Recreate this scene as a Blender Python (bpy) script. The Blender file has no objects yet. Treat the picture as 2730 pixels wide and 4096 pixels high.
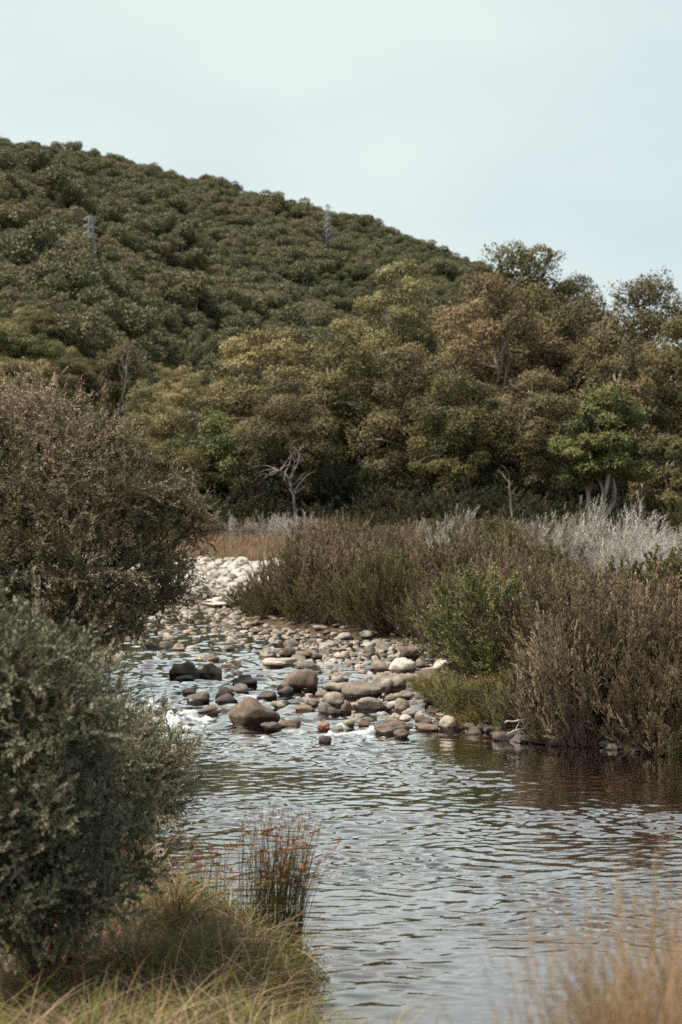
import bpy, math, random
import numpy as np

# ------------------------------------------------------------------ camera, sky, sun, exposure
scene = bpy.context.scene
COL = scene.collection
F, CX, HY, CAMZ = 5689.0, 1365.0, 2100.0, 3.0      # focal length in photo px, centre column, horizon row, eye height

cam_d = bpy.data.cameras.new('camera')
cam = bpy.data.objects.new('camera', cam_d)
COL.objects.link(cam)
cam_d.sensor_fit = 'VERTICAL'
cam_d.sensor_height = 36.0
cam_d.sensor_width = 24.0
cam_d.lens = 50.0
cam_d.shift_y = 52.0 / 4096.0
cam_d.clip_start = 0.1
cam_d.clip_end = 8000.0
cam_d.dof.use_dof = True
cam_d.dof.focus_distance = 17.5
cam_d.dof.aperture_fstop = 2.0
cam.location = (0, 0, CAMZ)
cam.rotation_euler = (math.radians(90), 0, 0)
scene.camera = cam

SUN_EL, SUN_AZ = math.radians(60), math.radians(-100)      # azimuth from +Y, clockwise
world = bpy.data.worlds.new('World')
scene.world = world
world.use_nodes = True
wn = world.node_tree
wn.nodes.clear()
def W(t): return wn.nodes.new(t)
wout = W('ShaderNodeOutputWorld'); wbg = W('ShaderNodeBackground')
wbg.inputs['Strength'].default_value = 0.058
sky = W('ShaderNodeTexSky'); sky.sky_type = 'NISHITA'; sky.sun_disc = False
sky.sun_elevation = SUN_EL; sky.sun_rotation = SUN_AZ
wtc = W('ShaderNodeTexCoord'); wmap = W('ShaderNodeMapping')
wmap.inputs['Scale'].default_value = (1.0, 1.0, 2.2)
wmap.inputs['Location'].default_value = (0.31, 0.2, 0.13)
wnz = W('ShaderNodeTexNoise'); wnz.inputs['Scale'].default_value = 1.9; wnz.inputs['Detail'].default_value = 5
wnz.inputs['Roughness'].default_value = 0.45
wramp = W('ShaderNodeValToRGB')
e = wramp.color_ramp.elements
e[0].position = 0.42; e[0].color = (0.595, 0.705, 0.735, 1)
e[1].position = 0.60; e[1].color = (0.755, 0.840, 0.805, 1)
wsc = W('ShaderNodeVectorMath'); wsc.operation = 'SCALE'; wsc.inputs['Scale'].default_value = 10.0
wmix = W('ShaderNodeMix'); wmix.data_type = 'RGBA'; wmix.inputs['Factor'].default_value = 0.93
L = wn.links.new
L(wtc.outputs['Generated'], wmap.inputs['Vector']); L(wmap.outputs[0], wnz.inputs['Vector'])
L(wnz.outputs['Fac'], wramp.inputs['Fac']); L(wramp.outputs['Color'], wsc.inputs[0])
L(sky.outputs[0], wmix.inputs[6]); L(wsc.outputs[0], wmix.inputs[7])
L(wmix.outputs[2], wbg.inputs['Color']); L(wbg.outputs[0], wout.inputs['Surface'])

sun_d = bpy.data.lights.new('sun', 'SUN')
sun_d.energy = 4.6
sun_d.angle = math.radians(11)
sun_d.color = (1.0, 0.925, 0.80)
sun = bpy.data.objects.new('sun', sun_d)
COL.objects.link(sun)
sun.location = (-30, -20, 60)
sun.rotation_euler = (math.radians(90) - SUN_EL, 0, math.radians(180) - SUN_AZ)

vs = scene.view_settings
vs.view_transform = 'Standard'
vs.look = 'None'
vs.exposure = 0.95
vs.gamma = 1.0
vs.use_curve_mapping = False
scene.cycles.use_denoising = False
scene.cycles.max_bounces = 6
scene.cycles.diffuse_bounces = 1
scene.cycles.glossy_bounces = 3
scene.cycles.transparent_max_bounces = 6
scene.cycles.sample_clamp_indirect = 6.0

# ------------------------------------------------------------------ maths helpers
RNG = np.random.default_rng(7)
def unit(v): return v / np.maximum(np.linalg.norm(v, axis=-1, keepdims=True), 1e-9)
def rand_unit(r, n): return unit(r.normal(size=(n, 3)))
def smooth(a, b, x):
    t = np.clip((x - a) / (b - a), 0, 1)
    return t * t * (3 - 2 * t)

class SineNoise:
    """smooth pseudo noise: a sum of random plane waves, about -1..1"""
    def __init__(self, seed, dim, wl, n=14):
        r = np.random.default_rng(seed)
        k = unit(r.normal(size=(n, dim)))
        self.k = k * (2 * np.pi / (wl * r.uniform(0.6, 1.7, size=(n, 1))))
        self.p = r.uniform(0, 6.283, n)
        self.a = 1.4 / math.sqrt(n)
    def __call__(self, P):
        out = np.zeros(P.shape[0])
        for k, p in zip(self.k, self.p):
            out += np.sin(P @ k + p)
        return out * self.a

# ------------------------------------------------------------------ terrain
# all river points are (x, y) in metres, read off the photograph's waterline
LEFT = [(30, 2.5), (9, 4.0), (3.0, 5.4), (0.9, 6.2), (0.1, 7.0), (-0.17, 8.2), (-0.2, 8.7), (-0.16, 9.5), (-0.36, 10.15), (-0.85, 10.7),
        (-1.45, 12.2), (-2.1, 14), (-2.9, 17), (-3.5, 20), (-4.1, 24), (-4.7, 28), (-5.6, 34), (-6.5, 40), (-7.0, 47), (-9, 50), (-40, 52)]
RIGHT = [(-40, 60), (-12, 58.5), (-7, 55.5), (-4.2, 55), (-2.2, 54), (-2.4, 50), (-2.8, 44), (-2.9, 40), (-2.3, 37.4), (-0.8, 35.4), (0.2, 33.8),
         (1.1, 33), (1.9, 31.5), (1.95, 28), (1.6, 25), (1.4, 22.5), (1.75, 20.8), (2.3, 19.9), (3.2, 19.3), (4.3, 18.8), (5.2, 17.8),
         (8, 14.5), (12, 11.5), (30, 9)]
POLY = np.array(LEFT + RIGHT, float)
def river_sd(P):
    """signed distance to the river's edge, positive in the water"""
    x, y = P[:, 0], P[:, 1]
    best = np.full(len(x), 1e9)
    inside = np.zeros(len(x), bool)
    n = len(POLY)
    for i in range(n):
        a, b = POLY[i], POLY[(i + 1) % n]
        d = b - a
        t = np.clip(((x - a[0]) * d[0] + (y - a[1]) * d[1]) / (d @ d), 0, 1)
        best = np.minimum(best, np.hypot(x - a[0] - t * d[0], y - a[1] - t * d[1]))
        if a[1] != b[1]:
            c = ((a[1] > y) != (b[1] > y)) & (x < (b[0] - a[0]) * (y - a[1]) / (b[1] - a[1]) + a[0])
            inside ^= c
    return np.where(inside, best, -best)

def water_z(y):
    return np.interp(y, [19.5, 22.5, 24.5, 34, 48, 60], [0, 0.06, 0.20, 0.30, 0.46, 0.50])

RIDGE_PX = [-3000, -800, 0, 340, 620, 900, 1200, 1330, 1500, 1700, 1900, 2100, 2400, 2730, 4000]
RIDGE_PY = [570, 590, 640, 682, 746, 812, 888, 930, 978, 1050, 1115, 1220, 1480, 1700, 1850]
def hill_z(x, y):
    yy = np.maximum(y, 1.0)
    px = CX + F * x / yy
    tan = (HY - np.interp(px, RIDGE_PX, RIDGE_PY)) / F
    d0 = np.interp(px, [-800, 0, 350, 700, 1000, 1400], [140, 150, 172, 215, 250, 262])
    dr = 800.0
    Z = tan * dr
    t = (y - d0) / (dr - d0)
    up = np.where(t < 0, 0, np.where(t < 1, t, 1 - 1.2 * (t - 1)))
    up = np.where(t > 1, np.maximum(1 - 1.5 * (t - 1), 0.0), up)
    up = np.where(t > 0, up * smooth(0, 0.04, t), up)
    return Z * up

nzA = SineNoise(1, 2, 2.2); nzB = SineNoise(2, 2, 9.0); nzC = SineNoise(3, 2, 70.0)
def terrain(x, y, detail=True):
    x = np.atleast_1d(np.asarray(x, float)); y = np.atleast_1d(np.asarray(y, float))
    P = np.stack([x, y], 1)
    s = river_sd(P)
    w = water_z(y)
    o = np.maximum(-s, 0); i = np.maximum(s, 0)
    bar = smooth(52, 55, y) * (1 - smooth(80, 88, y)) * smooth(-16, -11, x) * (1 - smooth(-1.2, 0.4, x))
    bankh = np.interp(y, [2, 4, 5, 6, 7, 8, 10, 16, 19, 30, 60, 100], [1.35, 1.15, 0.95, 0.68, 0.42, 0.34, 0.36, 0.5, 0.32, 0.22, 0.3, 0.6])
    bankh = bankh * (1 - 0.9 * bar)
    flood = np.interp(y, [20, 60, 110, 160, 260], [0.0, 0.15, 0.8, 1.6, 3.0]) * smooth(0, 3, o)
    zo = w + bankh * (1 - np.exp(-o / 0.45)) + 0.02 * np.minimum(o, 15) * (1 - bar) + flood
    zo = zo + (nzA(P) * 0.05 + nzB(P) * 0.10) * smooth(0.2, 2.0, o) * (1 - 0.75 * bar)
    dmax = np.interp(y, [8, 16, 19.5, 21, 34, 48, 56], [0.75, 0.6, 0.4, 0.16, 0.13, 0.22, 0.25])
    zi = w - dmax * (1 - np.exp(-i / 0.7)) + nzA(P) * 0.02
    z = np.where(s > 0, zi, zo)
    far = smooth(150, 260, y)
    return z + hill_z(x, y) + far * nzC(P) * 1.6

def tz(x, y): return float(terrain([x], [y])[0])
def ground_at(px, py, use_water=False):
    """walk along the pixel's ray until it meets the ground (or the water)"""
    d = np.linspace(4, 160, 6000)
    x = (px - CX) / F * d
    zr = CAMZ - (py - HY) / F * d
    z = terrain(x, d)
    if use_water:
        z = np.maximum(z, water_z(d))
    k = np.argmax(zr <= z)
    return float(x[k]), float(d[k]), float(z[k])
def at(px, py, d): return np.array([(px - CX) / F * d, d, CAMZ - (py - HY) / F * d])

# ------------------------------------------------------------------ mesh helpers
def np_mesh(name, V, faces, mats, smooth_shade=False, tint=None, fmat=None, attrs=None):
    """faces: list of (n,k) int arrays"""
    me = bpy.data.meshes.new(name)
    V = np.ascontiguousarray(V, np.float32)
    if isinstance(faces, np.ndarray): faces = [faces]
    faces = [f for f in faces if len(f)]
    loops = np.concatenate([f.ravel() for f in faces]).astype(np.int32)
    tot = np.concatenate([np.full(len(f), f.shape[1]) for f in faces]).astype(np.int32)
    start = np.concatenate([[0], np.cumsum(tot)[:-1]]).astype(np.int32)
    me.vertices.add(len(V)); me.vertices.foreach_set('co', V.ravel())
    me.loops.add(len(loops)); me.loops.foreach_set('vertex_index', loops)
    me.polygons.add(len(tot)); me.polygons.foreach_set('loop_start', start)
    if fmat is not None: me.polygons.foreach_set('material_index', np.asarray(fmat, np.int32))
    me.polygons.foreach_set('use_smooth', np.full(len(tot), smooth_shade))
    me.update(calc_edges=True)
    if tint is not None:
        a = me.attributes.new('tint', 'FLOAT', 'POINT'); a.data.foreach_set('value', np.ascontiguousarray(tint, np.float32))
    for k, v in (attrs or {}).items():
        a = me.attributes.new(k, 'FLOAT', 'POINT'); a.data.foreach_set('value', np.ascontiguousarray(v, np.float32))
    for m in mats: me.materials.append(m)
    return me

def link(name, me, parent=None, loc=(0, 0, 0)):
    o = bpy.data.objects.new(name, me)
    COL.objects.link(o)
    o.location = loc
    if parent: o.parent = parent
    return o
def tag(o, label=None, cat=None, group=None, kind=None):
    if label: o['label'] = label
    if cat: o['category'] = cat
    if group: o['group'] = group
    if kind: o['kind'] = kind
    return o
def empty(name, loc=(0, 0, 0)):
    o = bpy.data.objects.new(name, None)
    COL.objects.link(o)
    o.location = loc
    o.empty_display_size = 0.2
    return o

class Geo:
    """collects vertices, faces, tint"""
    def __init__(self): self.V, self.Fc, self.T, self.n = [], {}, [], 0
    def add(self, V, Fa, T):
        self.Fc.setdefault(Fa.shape[1], []).append(Fa + self.n)
        self.V.append(V); self.T.append(np.broadcast_to(T, len(V)) if np.ndim(T) == 0 else T); self.n += len(V)
    def mesh(self, name, mats, smooth_shade=False):
        return np_mesh(name, np.concatenate(self.V), [np.concatenate(f) for f in self.Fc.values()], mats, smooth_shade, np.concatenate(self.T))

def add_leaves(g, P, D, Ln, Wd, T, r, fold=0.12, face=None):
    n = len(P)
    D = unit(D); S = unit(np.cross(D, rand_unit(r, n) if face is None else face + rand_unit(r, n) * 0.45))
    N = np.cross(D, S)
    Ln = np.broadcast_to(Ln, n)[:, None]; Wd = np.broadcast_to(Wd, n)[:, None]
    mid = P + D * Ln * 0.5 + N * Ln * fold
    V = np.stack([P, mid + S * Wd * 0.5, P + D * Ln, mid - S * Wd * 0.5], 1).reshape(-1, 3)
    g.add(V, np.arange(n * 4).reshape(n, 4), np.repeat(np.broadcast_to(T, n), 4))

def add_segs(g, A, B, ra, rb, T=0.5, sides=3):
    n = len(A)
    D = unit(B - A)
    up = np.where(np.abs(D[:, 2:3]) > 0.9, np.array([[1., 0, 0]]), np.array([[0, 0, 1.]]))
    S = unit(np.cross(D, up)); N = np.cross(D, S)
    ra = np.broadcast_to(ra, n)[:, None]; rb = np.broadcast_to(rb, n)[:, None]
    rings = []
    for k in range(sides):
        a = 2 * math.pi * k / sides
        o = math.cos(a) * S + math.sin(a) * N
        rings.append((A + o * ra, B + o * rb))
    V = np.stack([x for x, _ in rings] + [y for _, y in rings], 1).reshape(-1, 3)
    base = np.arange(n)[:, None] * (2 * sides)
    Fa = np.concatenate([base + np.array([[k, (k + 1) % sides, sides + (k + 1) % sides, sides + k]]) for k in range(sides)])
    g.add(V, Fa, np.repeat(np.broadcast_to(T, n), 2 * sides))

def add_tube(g, pts, rad, sides=6, T=0.5):
    pts = np.asarray(pts, float); rad = np.broadcast_to(rad, len(pts))
    t = unit(np.gradient(pts, axis=0))
    ref = np.array([1., 0.2, 0]) if abs(t[0][2]) > 0.8 else np.array([0, 0, 1.])
    rings = []
    S = unit(np.cross(t[0], ref))
    for p, d, r_ in zip(pts, t, rad):
        S = unit(S - d * (S @ d)); N = np.cross(d, S)
        a = np.arange(sides) * 2 * np.pi / sides
        rings.append(p + r_ * (np.cos(a)[:, None] * S + np.sin(a)[:, None] * N))
    V = np.concatenate(rings)
    m = len(pts); k = np.arange(sides); k2 = (k + 1) % sides
    Fa = np.concatenate([np.stack([i * sides + k, i * sides + k2, (i + 1) * sides + k2, (i + 1) * sides + k], 1) for i in range(m - 1)])
    g.add(V, Fa, T)

def add_blades(g, B, H, lean, W0, T, r, seg=3, droop=0.5):
    """grass blades: root B, height H, lean vectors (n,2), ribbons that bend over"""
    n = len(B)
    H = np.broadcast_to(H, n); W0 = np.broadcast_to(W0, n)
    ang = r.uniform(0, 6.283, n); S = np.stack([np.cos(ang), np.sin(ang), np.zeros(n)], 1)
    rows = []
    for k in range(seg + 1):
        t = k / seg
        c = B.copy()
        c[:, :2] += lean * (H * (0.25 * t + 0.75 * t * t))[:, None]
        L2 = np.hypot(lean[:, 0], lean[:, 1])
        c[:, 2] += H * (t - droop * np.minimum(L2, 1.2) * t * t * 0.6)
        w = (W0 * (1 - t ** 1.6) * 0.5 + 0.0004)[:, None]
        rows += [c - S * w, c + S * w]
    V = np.stack(rows, 1).reshape(-1, 3)
    base = np.arange(n)[:, None] * (2 * (seg + 1))
    Fa = np.concatenate([base + np.array([[2 * k, 2 * k + 1, 2 * k + 3, 2 * k + 2]]) for k in range(seg)])
    g.add(V, Fa, np.repeat(np.broadcast_to(T, n), 2 * (seg + 1)))

def sample_lobes(r, C, R, n, lo=0.72, hi=1.04, cull=0.72, squash=None, noise=None):
    """points on the skins of overlapping ellipsoids, not deep inside their neighbours"""
    C = np.asarray(C, float); R = np.asarray(R, float)
    if R.ndim == 1: R = np.stack([R, R, R], 1)
    area = R.mean(1) ** 2
    out = []
    got = 0
    while got < n:
        m = int((n - got) * 1.9) + 60
        idx = r.choice(len(C), m, p=area / area.sum())
        U = rand_unit(r, m)
        rad = lo + (hi - lo) * np.sqrt(r.random(m))
        if noise is not None: rad = rad * (1 + noise(C[idx] + U * R[idx]))
        P = C[idx] + U * R[idx] * rad[:, None]
        keep = np.ones(m, bool)
        for j in range(len(C)):
            q = np.linalg.norm((P - C[j]) / R[j], axis=1)
            keep &= (idx == j) | (q > cull)
        P, U, idx = P[keep], U[keep], idx[keep]
        out.append((P, unit(U / R[idx]), idx)); got += len(P)
    P = np.concatenate([o[0] for o in out])[:n]; U = np.concatenate([o[1] for o in out])[:n]; I = np.concatenate([o[2] for o in out])[:n]
    return P, U, I

def add_sprigs(gl, gs, P, D, length, nleaf, leafL, leafW, tint, r, stem_r=0.0015, spread=0.75, start=0.15, stemT=0.5, face=None):
    """little shoots: a stem with leaves set along it"""
    n = len(P)
    D = unit(D)
    length = np.broadcast_to(length, n)
    if gs is not None:
        add_segs(gs, P, P + D * length[:, None], stem_r, stem_r * 0.5, stemT)
    t = np.tile(np.linspace(start, 1.0, nleaf), n) + r.uniform(-0.04, 0.04, n * nleaf)
    Pi = np.repeat(P, nleaf, 0) + np.repeat(D, nleaf, 0) * (np.repeat(length, nleaf) * t)[:, None]
    Di = np.repeat(D, nleaf, 0) + rand_unit(r, n * nleaf) * spread
    s = r.uniform(0.7, 1.2, n * nleaf)
    Ti = np.clip(np.repeat(np.broadcast_to(tint, n), nleaf) + r.uniform(-0.12, 0.12, n * nleaf), 0, 1)
    add_leaves(gl, Pi, Di, leafL * s, leafW * s, Ti, r, face=None if face is None else np.repeat(face, nleaf, 0) + rand_unit(r, n * nleaf) * 0.5)

def plumes(r, P, U, D, I, k, blen, fan=0.35):
    """turn every branch end into k shoots set along its last blen metres"""
    n = len(P)
    D = unit(D)
    t = np.tile(np.linspace(-0.5, 1.0, k), n) + r.uniform(-0.1, 0.1, n * k)
    bl = np.repeat(blen * r.uniform(0.6, 1.5, n), k)
    curve = np.repeat(rand_unit(r, n) * 0.25, k, 0) * (t ** 2)[:, None]
    Pk = np.repeat(P, k, 0) + (np.repeat(D, k, 0) + curve) * (bl * t)[:, None]
    Dk = np.repeat(D, k, 0) + rand_unit(r, n * k) * fan * (1.6 - t)[:, None]
    return Pk, np.repeat(U, k, 0), Dk, np.repeat(I, k), np.repeat(np.arange(n), k)

# ------------------------------------------------------------------ materials
def new_mat(name):
    m = bpy.data.materials.new(name); m.use_nodes = True
    nt = m.node_tree; nt.nodes.clear()
    out = nt.nodes.new('ShaderNodeOutputMaterial')
    return m, nt, out
def ramp(nt, stops):
    n = nt.nodes.new('ShaderNodeValToRGB'); el = n.color_ramp.elements
    while len(el) < len(stops): el.new(0.5)
    for e_, (p, c) in zip(el, stops): e_.position = p; e_.color = (*c, 1)
    n.color_ramp.interpolation = 'LINEAR'
    return n
def leaf_mat(name, stops, transl=0.14, rough=0.55, spec=0.3, obj_var=0.0, gain=1.3, patch=0.0):
    m, nt, out = new_mat(name)
    at_ = nt.nodes.new('ShaderNodeAttribute'); at_.attribute_name = 'tint'
    rp = ramp(nt, [(p, tuple(min(1.0, q * gain * 0.78) for q in c)) for p, c in stops])
    fac = at_.outputs['Fac']
    if obj_var:
        oi = nt.nodes.new('ShaderNodeObjectInfo')
        ma = nt.nodes.new('ShaderNodeMath'); ma.operation = 'MULTIPLY_ADD'
        ma.inputs[1].default_value = obj_var
        nt.links.new(oi.outputs['Random'], ma.inputs[0])
        sc = nt.nodes.new('ShaderNodeMath'); sc.operation = 'MULTIPLY'; sc.inputs[1].default_value = 1 - obj_var
        nt.links.new(fac, sc.inputs[0]); nt.links.new(sc.outputs[0], ma.inputs[2])
        fac = ma.outputs[0]
    if patch:
        gp = nt.nodes.new('ShaderNodeNewGeometry'); pn = nt.nodes.new('ShaderNodeTexNoise'); pn.inputs['Scale'].default_value = 0.011; pn.inputs['Detail'].default_value = 3
        nt.links.new(gp.outputs['Position'], pn.inputs['Vector'])
        pm_ = nt.nodes.new('ShaderNodeMapRange'); pm_.inputs['From Min'].default_value = 0.3; pm_.inputs['From Max'].default_value = 0.7
        nt.links.new(pn.outputs['Fac'], pm_.inputs['Value'])
        mm = nt.nodes.new('ShaderNodeMix'); mm.data_type = 'FLOAT'; mm.inputs['Factor'].default_value = patch
        nt.links.new(fac, mm.inputs[2]); nt.links.new(pm_.outputs[0], mm.inputs[3]); fac = mm.outputs[0]
    nt.links.new(fac, rp.inputs['Fac'])
    b = nt.nodes.new('ShaderNodeBsdfPrincipled')
    b.inputs['Roughness'].default_value = rough
    b.inputs['Specular IOR Level'].default_value = spec
    nt.links.new(rp.outputs['Color'], b.inputs['Base Color'])
    if transl:
        t = nt.nodes.new('ShaderNodeBsdfTranslucent'); nt.links.new(rp.outputs['Color'], t.inputs['Color'])
        mx = nt.nodes.new('ShaderNodeMixShader'); mx.inputs[0].default_value = transl
        nt.links.new(b.outputs[0], mx.inputs[1]); nt.links.new(t.outputs[0], mx.inputs[2])
        nt.links.new(mx.outputs[0], out.inputs['Surface'])
    else:
        nt.links.new(b.outputs[0], out.inputs['Surface'])
    return m
def bark_mat(name, c1, c2, scale=3.0, rough=0.8):
    m, nt, out = new_mat(name)
    tc = nt.nodes.new('ShaderNodeTexCoord')
    mp = nt.nodes.new('ShaderNodeMapping'); mp.inputs['Scale'].default_value = (1, 1, 0.25)
    nz = nt.nodes.new('ShaderNodeTexNoise'); nz.inputs['Scale'].default_value = scale; nz.inputs['Detail'].default_value = 6
    rp = ramp(nt, [(0.35, c1), (0.65, c2)])
    b = nt.nodes.new('ShaderNodeBsdfPrincipled'); b.inputs['Roughness'].default_value = rough
    bp = nt.nodes.new('ShaderNodeBump'); bp.inputs['Strength'].default_value = 0.4; bp.inputs['Distance'].default_value = 0.03
    l = nt.links.new
    l(tc.outputs['Object'], mp.inputs[0]); l(mp.outputs[0], nz.inputs['Vector']); l(nz.outputs['Fac'], rp.inputs['Fac'])
    l(rp.outputs['Color'], b.inputs['Base Color']); l(nz.outputs['Fac'], bp.inputs['Height']); l(bp.outputs[0], b.inputs['Normal'])
    l(b.outputs[0], out.inputs['Surface'])
    return m

M = {}
M['bark_pale'] = bark_mat('bark_pale', (0.16, 0.12, 0.09), (0.42, 0.36, 0.29), 2.0)
M['bark_dark'] = bark_mat('bark_dark', (0.035, 0.025, 0.02), (0.13, 0.09, 0.065), 3.0)
M['bark_mid'] = bark_mat('bark_mid', (0.06, 0.05, 0.04), (0.20, 0.165, 0.135), 2.0)
M['twig'] = bark_mat('twig', (0.05, 0.028, 0.02), (0.12, 0.07, 0.05), 8.0)
M['dead_wood'] = bark_mat('dead_wood', (0.32, 0.28, 0.25), (0.60, 0.55, 0.50), 6.0)
# forest foliage
M['gum_brown'] = leaf_mat('gum_brown', gain=1.5, stops=[(0, (0.042, 0.036, 0.014)), (0.5, (0.100, 0.080, 0.034)), (1, (0.180, 0.132, 0.066))])
M['gum_red'] = leaf_mat('gum_red', gain=1.55, stops=[(0, (0.056, 0.042, 0.018)), (0.5, (0.135, 0.095, 0.045)), (1, (0.225, 0.150, 0.080))])
M['gum_olive'] = leaf_mat('gum_olive', gain=1.5, stops=[(0, (0.034, 0.036, 0.010)), (0.5, (0.085, 0.076, 0.024)), (1, (0.160, 0.125, 0.048))])
M['gum_green'] = leaf_mat('gum_green', gain=1.4, stops=[(0, (0.028, 0.040, 0.010)), (0.5, (0.080, 0.090, 0.024)), (1, (0.160, 0.150, 0.050))])
M['gum_khaki'] = leaf_mat('gum_khaki', gain=1.7, stops=[(0, (0.060, 0.050, 0.018)), (0.5, (0.155, 0.125, 0.050)), (1, (0.270, 0.215, 0.100))])
M['gum_pale'] = leaf_mat('gum_pale', gain=1.65, stops=[(0, (0.056, 0.053, 0.018)), (0.5, (0.150, 0.132, 0.054)), (1, (0.270, 0.230, 0.110))])
M['gum_hill'] = leaf_mat('gum_hill', gain=2.0, stops=[(0, (0.036, 0.042, 0.019)), (0.35, (0.062, 0.064, 0.029)), (0.6, (0.084, 0.077, 0.036)), (0.8, (0.115, 0.090, 0.046)), (1, (0.14, 0.125, 0.055))], obj_var=0.5, patch=0.38)
M['under_dark'] = leaf_mat('under_dark', gain=0.95, stops=[(0, (0.020, 0.026, 0.010)), (0.5, (0.045, 0.050, 0.018)), (1, (0.085, 0.080, 0.032))])
M['under_brown'] = leaf_mat('under_brown', gain=0.9, stops=[(0, (0.025, 0.020, 0.010)), (0.5, (0.060, 0.046, 0.024)), (1, (0.13, 0.10, 0.055))])
# shrubs
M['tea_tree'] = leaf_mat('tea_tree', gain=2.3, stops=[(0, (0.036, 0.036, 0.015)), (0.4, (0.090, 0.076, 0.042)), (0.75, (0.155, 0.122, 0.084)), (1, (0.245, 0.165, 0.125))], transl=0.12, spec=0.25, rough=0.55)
M['tea_grey'] = leaf_mat('tea_grey', gain=2.2, stops=[(0, (0.030, 0.036, 0.016)), (0.45, (0.086, 0.086, 0.050)), (0.8, (0.160, 0.142, 0.098)), (1, (0.215, 0.160, 0.110))], transl=0.12, spec=0.35, rough=0.48)
M['heath_brown'] = leaf_mat('heath_brown', gain=1.5, stops=[(0, (0.044, 0.033, 0.020)), (0.5, (0.112, 0.084, 0.048)), (1, (0.235, 0.178, 0.112))])
M['heath_red'] = leaf_mat('heath_red', gain=1.5, stops=[(0, (0.058, 0.038, 0.022)), (0.5, (0.140, 0.092, 0.056)), (1, (0.28, 0.195, 0.130))])
M['heath_olive'] = leaf_mat('heath_olive', gain=1.45, stops=[(0, (0.040, 0.040, 0.012)), (0.5, (0.095, 0.085, 0.026)), (1, (0.170, 0.140, 0.055))])
M['heath_green'] = leaf_mat('heath_green', gain=1.6, stops=[(0, (0.040, 0.050, 0.016)), (0.5, (0.105, 0.112, 0.038)), (1, (0.230, 0.205, 0.095))])
M['heath_white'] = leaf_mat('heath_white', gain=1.08, stops=[(0, (0.20, 0.16, 0.13)), (0.5, (0.42, 0.37, 0.33)), (1, (0.68, 0.64, 0.60))], transl=0.1)
M['moss_grass'] = leaf_mat('moss_grass', [(0, (0.035, 0.035, 0.008)), (0.5, (0.12, 0.10, 0.022)), (1, (0.34, 0.25, 0.10))])
M['straw'] = leaf_mat('straw', gain=1.25, stops=[(0, (0.050, 0.070, 0.012)), (0.28, (0.17, 0.18, 0.030)), (0.42, (0.10, 0.065, 0.035)), (0.75, (0.235, 0.150, 0.085)), (1, (0.44, 0.32, 0.205))], transl=0.3)
M['dry_grass'] = leaf_mat('dry_grass', gain=1.0, stops=[(0, (0.22, 0.13, 0.06)), (0.5, (0.42, 0.27, 0.14)), (1, (0.64, 0.47, 0.29))], transl=0.35)
M['reed'] = leaf_mat('reed', [(0, (0.030, 0.032, 0.010)), (0.5, (0.075, 0.075, 0.022)), (1, (0.20, 0.12, 0.065))], transl=0.1)
M['reed_head'] = leaf_mat('reed_head', gain=1.6, stops=[(0, (0.12, 0.045, 0.022)), (0.5, (0.24, 0.105, 0.052)), (1, (0.36, 0.21, 0.13))], transl=0.2)

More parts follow.
